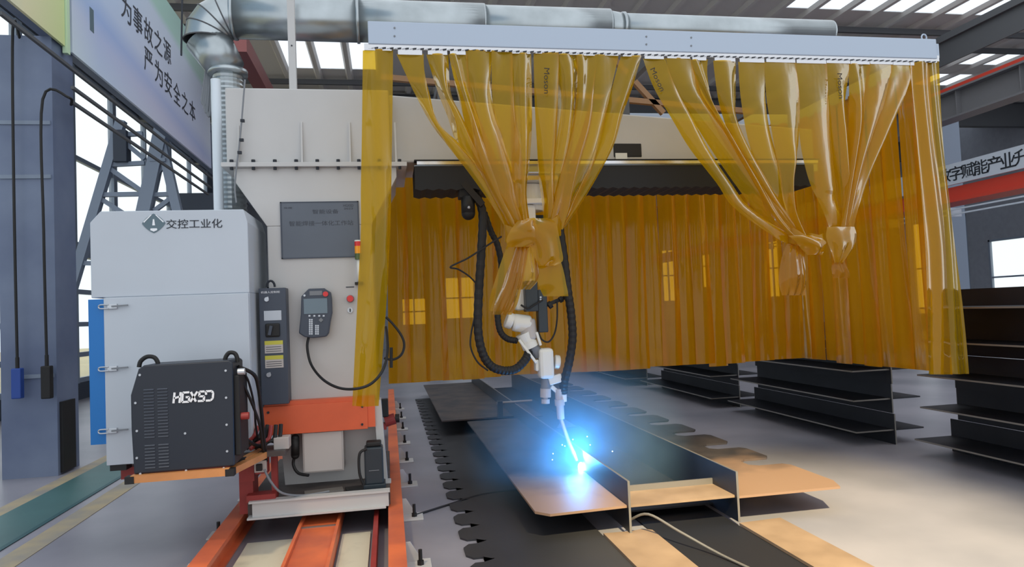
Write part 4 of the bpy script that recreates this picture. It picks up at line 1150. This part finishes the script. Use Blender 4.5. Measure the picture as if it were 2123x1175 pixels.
Cc = [
 [(130, 1648, 1714), (220, 1653, 1718), (300, 1660, 1724), (360, 1673, 1730), (400, 1687, 1735), (440, 1706, 1742), (478, 1722, 1750)],
 [(130, 1710, 1764), (230, 1716, 1752), (300, 1721, 1754), (400, 1736, 1760), (478, 1735, 1757)],
 [(132, 1760, 1804), (230, 1763, 1794), (300, 1758, 1784), (400, 1750, 1770), (478, 1742, 1762)],
 [(132, 1800, 1852), (200, 1788, 1838), (280, 1773, 1813), (350, 1762, 1788), (420, 1750, 1774), (478, 1745, 1764)],
 [(134, 1848, 1897), (200, 1833, 1873), (280, 1803, 1838), (350, 1778, 1807), (420, 1756, 1782), (478, 1748, 1767)],
]
kC = at(1744, 488, Y=CY)
gC = bundle('amber strips gathered straight down to a fan shaped knot near the rail end', Cc, (kC.x, CY, kC.z - 0.3))
band_loop(kC + Vector((0, 0, 0.0)), 0.075, 0, 0.055, 0.02, 0.08, gC)
ribbon([(470, 1716, 1772), (490, 1713, 1776), (515, 1720, 1768), (544, 1732, 1748)], CY - 0.065, 'pvc_front', 'knot_lobe', gC, w0=0.24, k=2.0, ph=0.3, bulge=0.03)
ribbon([(540, 1728, 1752), (560, 1724, 1760), (576, 1726, 1762)], CY - 0.02, 'pvc_clear', 'loose_tail', gC, w0=0.18, k=2.0, ph=0.3, bulge=0.02)
brand(1740, 152, 204, gC, 4)

# the back and side rows: straight overlapping strips
def hang_strip(c, along, z0, z1, w, ph, label, group):
    rows = []
    nz, nu = 16, 10
    for i in range(nz + 1):
        t = i / nz
        r = []
        for j in range(nu + 1):
            u = j / nu - 0.5
            curl = 0.045 * (1 - (2 * u) ** 2) * (1 - 0.75 * t) + 0.006 * math.sin(2 * math.pi * u * 2 + ph + 3 * t) * (1 - 0.5 * t)
            sway = 0.012 * math.sin(ph * 1.7 + 4 * t)
            off = Vector((0, -curl, 0)) if along == 'x' else Vector((-curl, 0, 0))
            du = u * w * (0.86 + 0.14 * t) + sway
            off += Vector((du, 0, 0)) if along == 'x' else Vector((0, du, 0))
            r.append(Vector(c) + off + Vector((0, 0, z1 + (z0 - z1) * t)))
        rows.append(r)
    mb = MB(); mb.grid(rows)
    return tag(build(mb, 'curtain_strip', 'pvc_back', None, sm=True), label, 'curtain strip', group)
NB = 25
for k in range(NB):
    hang_strip((0.10 + k * 0.1745, 6.83 + (0.018 if k % 2 else 0.0), 0), 'x', 0.855 + random.uniform(-0.012, 0.012) - (0.02 if k == 19 else 0), 3.40, 0.215, k * 1.37,
               'amber strip hanging in the straight row behind the welding robot', 'back row of amber strips')
NS = 10
for k in range(NS):
    hang_strip((4.40 + (0.018 if k % 2 else 0.0), 4.98 + k * 0.2, 0), 'y', 0.855 + random.uniform(-0.01, 0.01), 3.40, 0.24, k * 2.1,
               'amber strip hanging in the side row next to the stacked steel beams', 'side row of amber strips')

# ================================================================== welding robot hanging under the arm
RY = 5.55
def r3(x, y, yy=RY): return at(x, y, Y=yy)
g = thing('welding_robot', (1.2, RY, 2.46), 'white and grey welding robot arm hanging upside down under the overhead arm', 'robot')
p = r3(1103, 420)
cxr = p.x
build(MB().box(cxr - 0.20, cxr + 0.20, RY - 0.12, RY + 0.35, 2.54, 2.60), 'carriage_plate', 'silver', g, bevel=0.005)
build(MB().cyl((cxr, RY + 0.1, 2.32), (cxr, RY + 0.1, 2.54), 0.115, n=28), 'base_turret', 'offwhite', g, bevel=0.01)
build(MB().box(cxr - 0.10, cxr + 0.10, RY - 0.10, RY + 0.2, 2.36, 2.40), 'base_flange', 'offwhite', g, bevel=0.005)
sh = MB().box(cxr - 0.075, cxr + 0.02, RY - 0.06, RY + 0.2, 2.12, 2.36)
build(sh, 'shoulder_housing', 'offwhite', g, bevel=0.03)
build(MB().cyl((cxr + 0.02, RY + 0.06, 2.2), (cxr + 0.16, RY + 0.06, 2.2), 0.085, n=24), 'shoulder_motor', 'motor', g, bevel=0.01)
ua = r3(1092, 640)
build(MB().prism([(cxr - 0.06, 2.22), (cxr + 0.05, 2.22), (ua.x + 0.07, 1.50), (ua.x - 0.09, 1.50)], 'y', RY + 0.02, RY + 0.14), 'upper_arm', 'offwhite', g, bevel=0.03)
a, b = r3(1085, 583), r3(1113, 640)
m1 = build(MB().box(a.x, b.x, RY - 0.07, RY + 0.05, b.z - 0.02, a.z), 'elbow_motor', 'motor', g, bevel=0.008)
a, b = r3(1111, 601), r3(1134, 688)
build(MB().box(a.x, b.x, RY - 0.06, RY + 0.04, b.z, a.z), 'wrist_motor', 'motor', g, bevel=0.008)
for q in ((1121, 616), (1121, 621)):
    c_ = r3(*q, RY - 0.065)
    build(MB().cyl(c_, c_ + Vector((0, 0.01, 0)), 0.008, n=10), 'connector', 'zinc', m1)
build(MB().tube([r3(1080, 632, RY - 0.08), r3(1095, 640, RY - 0.1), r3(1105, 634, RY - 0.1), r3(1125, 622, RY - 0.09)], 0.008, 8), 'motor_lead', 'rubber', m1)
build(MB().bar(r3(1134, 632, RY - 0.02), r3(1172, 616, RY - 0.02), 0.03).cyl(r3(1137, 634, RY - 0.04), r3(1143, 630, RY - 0.04), 0.03, n=12).cyl(r3(1160, 622, RY - 0.04), r3(1166, 619, RY - 0.04), 0.025, n=12), 'hose_carrier', 'rubber', g)
a = r3(1055, 665)
build(MB().cyl(r3(1049, 662), r3(1063, 667), 0.066, n=24), 'elbow_cover', 'offwhite', g, bevel=0.012)
build(MB().cyl(r3(1062, 668), r3(1100, 672), 0.072, n=28), 'elbow_housing', 'offwhite', g, bevel=0.02)
build(MB().cyl(r3(1092, 662), r3(1099, 704), 0.070, 0.065, n=28), 'forearm_housing', 'lightgrey', g, bevel=0.018)
build(MB().cyl(r3(1086, 690), r3(1098, 714), 0.072, 0.062, n=28).cyl(r3(1096, 709), r3(1101, 720), 0.068, n=28), 'forearm_ring', 'offwhite', g)
build(MB().cyl(r3(1098, 706), r3(1118, 738), 0.046, n=24), 'forearm_tube', 'grey', g, sm=True)
for s in ((1076, 704, 1112, 752), (1112, 688, 1121, 716)):
    build(MB().bar(r3(s[0], s[1], RY - 0.05), r3(s[2], s[3], RY - 0.05), 0.022), 'yoke_bar', 'offwhite', g, bevel=0.006)
a, b = r3(1114, 722), r3(1147, 783)
build(MB().box(a.x, b.x, RY - 0.07, RY + 0.06, b.z, a.z), 'wrist_block', 'offwhite', g, bevel=0.028)
a, b = r3(1108, 745), r3(1116, 768)
build(MB().box(a.x, b.x, RY - 0.04, RY + 0.04, b.z, a.z), 'wrist_side', 'offwhite', g, bevel=0.008)
build(MB().cyl(r3(1149, 750), r3(1160, 751), 0.058, n=24), 'wrist_cap', 'offwhite', g, bevel=0.01)
build(MB().cyl(r3(1132, 783), r3(1131, 806), 0.035, 0.042, n=22), 'tool_flange', 'grey', g)
build(MB().cyl(r3(1131, 805), r3(1131, 823), 0.044, n=22).cyl(r3(1131, 827), r3(1131, 836), 0.034, n=22).cyl(r3(1131, 822), r3(1131, 829), 0.02, n=16), 'torch_collar', 'lightgrey', g)
build(MB().bar(r3(1137, 790, RY - 0.02), r3(1164, 782, RY - 0.02), 0.05, 0.07).bar(r3(1142, 800), r3(1160, 816), 0.035), 'torch_bracket', 'offwhite', g, bevel=0.008)
# torch body, swan neck and nozzle reaching the seam
tip = ARC + Vector((-0.035, -0.01, 0.055))
t0 = r3(1158, 806)
t1 = r3(1163, 868)
tc_ = build(MB().cyl(t0, t1, 0.034, 0.030, n=22).cyl(t0 + (t1 - t0) * 0.35, t0 + (t1 - t0) * 0.55, 0.041, n=22), 'torch_body', 'lightgrey', g)
mid = t1.lerp(tip, 0.5) + Vector((-0.008, 0, 0.0))
build(MB().tube([t1, mid, tip.lerp(mid, 0.35)], 0.017, 12), 'swan_neck', 'zinc', g, sm=True)
d_ = (tip - tip.lerp(mid, 0.35)).normalized()
build(MB().cyl(tip.lerp(mid, 0.42), tip, 0.017, 0.012, n=18), 'gas_nozzle', 'zinc', g)
build(MB().cyl(r3(1168, 812), r3(1168, 832), 0.028, n=18), 'hose_coupling', 'offwhite', g)
# hoses of the robot
def hose(pts, r, lab, rib=0.06, name='corrugated_hose', grp='robot hoses'):
    tag(build(MB().tube(pts, r, 14, 8, rib=rib), name, 'rubber'), lab, 'hose', grp)
hose([r3(984, 400, 5.5), r3(1000, 440, 5.45), r3(998, 520, 5.42), r3(993, 600, 5.42), r3(991, 680, 5.42), r3(1000, 730, 5.42), r3(1018, 758, 5.43), r3(1045, 768, 5.44), r3(1070, 764, 5.46), r3(1090, 744, 5.5), r3(1096, 728, 5.54)], 0.034, 'thick black hose looping from the overhead arm down to the robot wrist')
hose([r3(1160, 470, 5.5), r3(1170, 540, 5.48), r3(1177, 600, 5.45), r3(1184, 650, 5.45), r3(1187, 700, 5.46), r3(1180, 750, 5.48), r3(1170, 790, 5.52), r3(1168, 815, RY)], 0.034, 'thick black hose hanging straight down to the welding torch')
hose([r3(1004, 440, 5.6), r3(1018, 480, 5.6), r3(1032, 510, 5.6), r3(1040, 560, 5.62), r3(1033, 620, 5.6), r3(1032, 660, 5.56), r3(1038, 688, 5.54), r3(1052, 702, 5.54), r3(1072, 706, 5.55)], 0.025, 'shorter black hose curling behind the knot to the robot forearm')
def wire(pts, lab, r=0.007):
    tag(build(MB().tube(pts, r, 8, 8), 'thin_cable', 'rubber'), lab, 'cable', 'thin robot cables')
wire([r3(1040, 490, 5.4), r3(1005, 512, 5.38), r3(970, 535, 5.36), r3(934, 553, 5.35), r3(950, 558, 5.36), r3(972, 572, 5.38), r3(988, 588, 5.4)], 'thin black cable bulging out sideways in a pointed loop')
wire([r3(986, 650, 5.42), r3(977, 690, 5.42), r3(976, 720, 5.42), r3(990, 750, 5.42), r3(1012, 768, 5.42)], 'thin black cable following the lower bend of the thick hose')
wire([r3(1155, 625, 5.5), r3(1155, 660, 5.5), r3(1150, 690, 5.5), r3(1138, 708, 5.5), r3(1124, 704, 5.5), r3(1116, 688, 5.5)], 'thin black cable loop under the dark robot motor')
g = thing('seam_camera', r3(970, 460, 5.45), 'black capsule shaped spring balancer hanging from the overhead arm', 'balancer')
a, b = r3(970, 408, 5.45), r3(971, 442, 5.45)
build(MB().cyl(a, b, 0.055, n=22).ball(b, 0.055, 20), 'balancer_body', 'rubber', g, sm=True)
build(MB().box(a.x - 0.07, a.x + 0.05, 5.42, 5.55, a.z - 0.01, 2.6), 'mounting_bracket', 'bellows', g, bevel=0.006)
build(MB().bar(r3(960, 380, 5.42), r3(1000, 425, 5.42), 0.05), 'cable_guide', 'rubber', g)
c_ = r3(972, 430, 5.39)
build(MB().ball(c_, 0.012), 'indicator', 'zinc', g)
g.name = 'spring_balancer'

# ================================================================== beam assembly being welded
BY0, BY1 = 4.37, 13.0
def comb(x_in, x_out, y0, y1, pitch, gap, depth, ends=0.05):
    """plate outline with notches cut into its outer edge"""
    s = 1 if x_out > x_in else -1
    poly = [(x_in, y0)]
    y = y0
    tipx = x_out
    poly.append((tipx - s * 0.06, y0)); poly.append((tipx, y0 + 0.16))
    y = y0 + 0.75
    while y + gap < y1 - 0.1:
        poly += [(tipx, y - 0.06), (tipx - s * 0.04, y), (tipx - s * (depth - 0.06), y), (tipx - s * depth, y + 0.05), (tipx - s * depth, y + gap - 0.05), (tipx - s * (depth - 0.06), y + gap), (tipx - s * 0.04, y + gap), (tipx, y + gap + 0.06)]
        y += pitch
    poly += [(tipx, y1), (x_in, y1)]
    return poly
def flat(poly, z0, z1):
    return MB().prism(poly, 'z', z0, z1)
g = thing('beam_assembly', (1.85, 8.5, 0.0), 'low dark steel beam assembly with twin upright webs being welded on the floor', 'steel beam')
for xw, nm in ((1.50, 'dark steel upright web at the welding arc'), (2.26, 'dark steel upright web beside the notched plate')):
    w = build(MB().box(xw - 0.007, xw + 0.007, BY0, BY1, 0.03, 0.36), 'web_plate', 'steel', g, label=nm)
    build(MB().box(xw - 0.0075, xw + 0.0075, BY0 - 0.003, BY0, 0.03, 0.36).box(xw - 0.0075, xw + 0.0075, BY0, BY1, 0.36, 0.363), 'cut_edge', 'edge', w)
build(flat([(1.492, BY0 + 0.03), (0.97, BY0), (0.89, BY0 + 0.09), (0.89, 8.35), (1.492, 8.35)], 0.184, 0.2), 'wing_plate', 'rust_sunlit_wing', g, label='tan steel wing plate under the welding arc')
build(flat([(1.492, 8.55), (0.60, 8.55), (0.60, BY1), (1.492, BY1)], 0.184, 0.2), 'wing_plate', 'rust', g)
build(flat(comb(2.268, 3.08, BY0, BY1, 0.69, 0.23, 0.30), 0.184, 0.2), 'notched_plate', 'rust_sunlit_comb', g, label='tan to dark plate with notched outer edge')
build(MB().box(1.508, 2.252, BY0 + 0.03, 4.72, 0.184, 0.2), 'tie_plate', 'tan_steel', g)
build(MB().box(1.508, 2.252, 4.72, 4.735, 0.19, 0.24), 'lip_plate', 'edge', g)
build(MB().box(1.508, 2.252, 4.735, BY1, 0.05, 0.062), 'trough_plate', 'trough', g)
build(MB().box(1.75, 2.0, 9.2, 10.6, 0.065, 0.075), 'stray_plate', 'rust', g)
build(MB().cyl((1.27, 8.48, 0.375), (1.72, 8.5, 0.375), 0.018, n=12), 'spreader_rod', 'edge', g)
build(MB().box(1.28, 1.34, 8.43, 8.53, 0.20, 0.40), 'rod_stop', 'steel', g)
build(MB().prism([(2.2, 8.2), (2.2, 8.9), (1.95, 8.2)], 'z', 0.065, 0.072), 'floor_light_patch', 'edge', g)  # pale triangle painted in for floor light showing through a gap
# support strips on the floor under the webs
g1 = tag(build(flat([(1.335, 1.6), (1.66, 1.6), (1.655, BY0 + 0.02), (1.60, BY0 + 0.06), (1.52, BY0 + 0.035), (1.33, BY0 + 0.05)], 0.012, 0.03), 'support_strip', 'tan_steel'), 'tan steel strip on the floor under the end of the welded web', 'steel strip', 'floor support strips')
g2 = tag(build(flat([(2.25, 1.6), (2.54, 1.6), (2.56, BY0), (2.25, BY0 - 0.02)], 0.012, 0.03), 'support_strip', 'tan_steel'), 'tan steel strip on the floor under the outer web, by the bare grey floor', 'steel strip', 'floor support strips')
tag(build(MB().box(1.66, 2.25, 1.6, 13, 0.0, 0.010), 'floor_sheet', 'trough'), 'dark steel sheet with painted-in shadow on the floor between the two tan strips', 'sheet')  # its dark colour also holds the shadow lying between the strips
# thin dark flat shape with a slotted edge on the track side
poly = comb(1.33, 0.42, 2.4, 12.5, 0.345, 0.085, 0.16)
tag(build(flat(poly, 0.0, 0.012), 'notched_flat', 'sheet'), 'thin dark flat shape with narrow edge slots between the beam and the orange rail', 'sheet')
tag(build(MB().tube([(1.52, 4.42, 0.10), (1.60, 4.30, 0.16), (1.72, 4.10, 0.10), (1.86, 3.85, 0.03), (1.95, 3.5, 0.02), (1.97, 3.3, 0.02)], 0.008, 8), 'earth_cable', 'edge'), 'grey earth cable curving down from the welded web end', 'cable')
tag(build(MB().tube([(0.15, 5.3, 0.01), (0.4, 5.5, 0.008), (0.7, 5.7, 0.014), (1.0, 5.75, 0.016)], 0.008, 8), 'floor_cable', 'rubber'), 'thin black cable lying across the floor from the rail foot to the beam', 'cable')
# ================================================================== stock of beams
def stock_beam(xe, y0, y1, z, hgt, label, group, xw=0.42, ext=0.34):
    g = thing('stock_beam', (xe + xw, (y0 + y1) / 2, z), label, 'steel beam', group)
    w = build(MB().box(xe + xw - 0.006, xe + xw + 0.006, y0, y1, z, z + hgt), 'web_plate', 'stock', g)
    build(MB().box(xe + xw - 0.0065, xe + xw + 0.0065, y1, y1 + 0.003, z, z + hgt).box(xe + xw - 0.0065, xe + xw + 0.0065, y0 - 0.003, y0, z, z + hgt), 'cut_edge', 'edge', w)
    f = build(MB().box(xe, xe + xw + ext, y0 + 0.02, y1 - 0.02, z + hgt * 0.45, z + hgt * 0.45 + 0.014), 'flange_plate', 'stock', g)
    build(MB().box(xe - 0.002, xe, y0 + 0.02, y1 - 0.02, z + hgt * 0.45, z + hgt * 0.45 + 0.014).box(xe, xe + xw, y0 + 0.018, y0 + 0.02, z + hgt * 0.45, z + hgt * 0.45 + 0.014), 'cut_edge', 'edge', f)
    return g
lvl = ['floor level', 'second level', 'third level', 'fourth level', 'top level']
for bi, (xe, y0, y1, nl, nm) in enumerate(((4.80, 2.6, 5.75, 5, 'in the tall stack beyond the curtain end'), (4.55, 6.25, 8.9, 4, 'in the second stack under the curtain corner'), (4.45, 9.2, 12.0, 4, 'in the third stack under the back curtain'), (4.3, 12.4, 16.0, 3, 'in the far stack under the back curtain'))):
    for k in range(nl):
        top = k == nl - 1
        stock_beam(xe + 0.03 * math.sin(k * 2.3), y0 + 0.05 * math.sin(k * 1.9), y1 + 0.06 * math.cos(k * 1.7), 0.0 + 0.305 * k, 0.305, f'dark stored steel beam with wide flange, {"topmost" if top else lvl[k]} {nm}', 'stored steel beams')

# ================================================================== the arc, its sparks and the lit fume
tag(build(MB().ball(ARC, 0.030, 20, (0.8, 0.8, 1.3)), 'welding_arc', 'arc', sm=True), 'blinding blue white welding arc at the torch tip', 'arc')
for k in range(9):
    a_ = random.uniform(0, 2 * math.pi); d_ = random.uniform(0.08, 0.35)
    p = ARC + Vector((math.cos(a_) * d_, math.sin(a_) * d_ * 0.6, random.uniform(-0.02, 0.28)))
    tag(build(MB().ball(p, 0.0045, 8), 'spark', 'spark'), 'tiny glowing spark flying off the welding arc', 'spark', 'welding sparks')
def fume_mat():
    m = bpy.data.materials.new('welding_fume')
    m.use_nodes = True
    nt = m.node_tree
    nt.nodes.clear()
    out = nt.nodes.new('ShaderNodeOutputMaterial')
    v = nt.nodes.new('ShaderNodeVolumeScatter')
    v.inputs['Color'].default_value = (0.40, 0.74, 1.0, 1)
    v.inputs['Anisotropy'].default_value = 0.2
    tc = nt.nodes.new('ShaderNodeTexCoord')
    gr = nt.nodes.new('ShaderNodeTexGradient'); gr.gradient_type = 'SPHERICAL'
    mp = nt.nodes.new('ShaderNodeMapping')
    mp.inputs['Location'].default_value = (-1, -1, -1)
    mp.inputs['Scale'].default_value = (2, 2, 2)
    nz = nt.nodes.new('ShaderNodeTexNoise'); nz.inputs['Scale'].default_value = 5; nz.inputs['Detail'].default_value = 3
    mm = nt.nodes.new('ShaderNodeMath'); mm.operation = 'MULTIPLY'
    m2 = nt.nodes.new('ShaderNodeMath'); m2.operation = 'MULTIPLY'; m2.inputs[1].default_value = 2.8
    L = nt.links.new
    L(tc.outputs['Generated'], mp.inputs[0]); L(mp.outputs[0], gr.inputs[0])
    L(tc.outputs['Object'], nz.inputs[0])
    L(gr.outputs['Fac'], mm.inputs[0]); L(nz.outputs['Fac'], mm.inputs[1]); L(mm.outputs[0], m2.inputs[0]); L(m2.outputs[0], v.inputs['Density'])
    L(v.outputs[0], out.inputs['Volume'])
    return m
fo = build(MB().ball(ARC + Vector((-0.02, 0, 0.16)), 0.95, 24, (1.0, 0.9, 0.85)), 'welding_fume', fume_mat(), sm=True)
tag(fo, 'thin blue lit smoke hanging around the welding arc', 'smoke', kind='stuff')
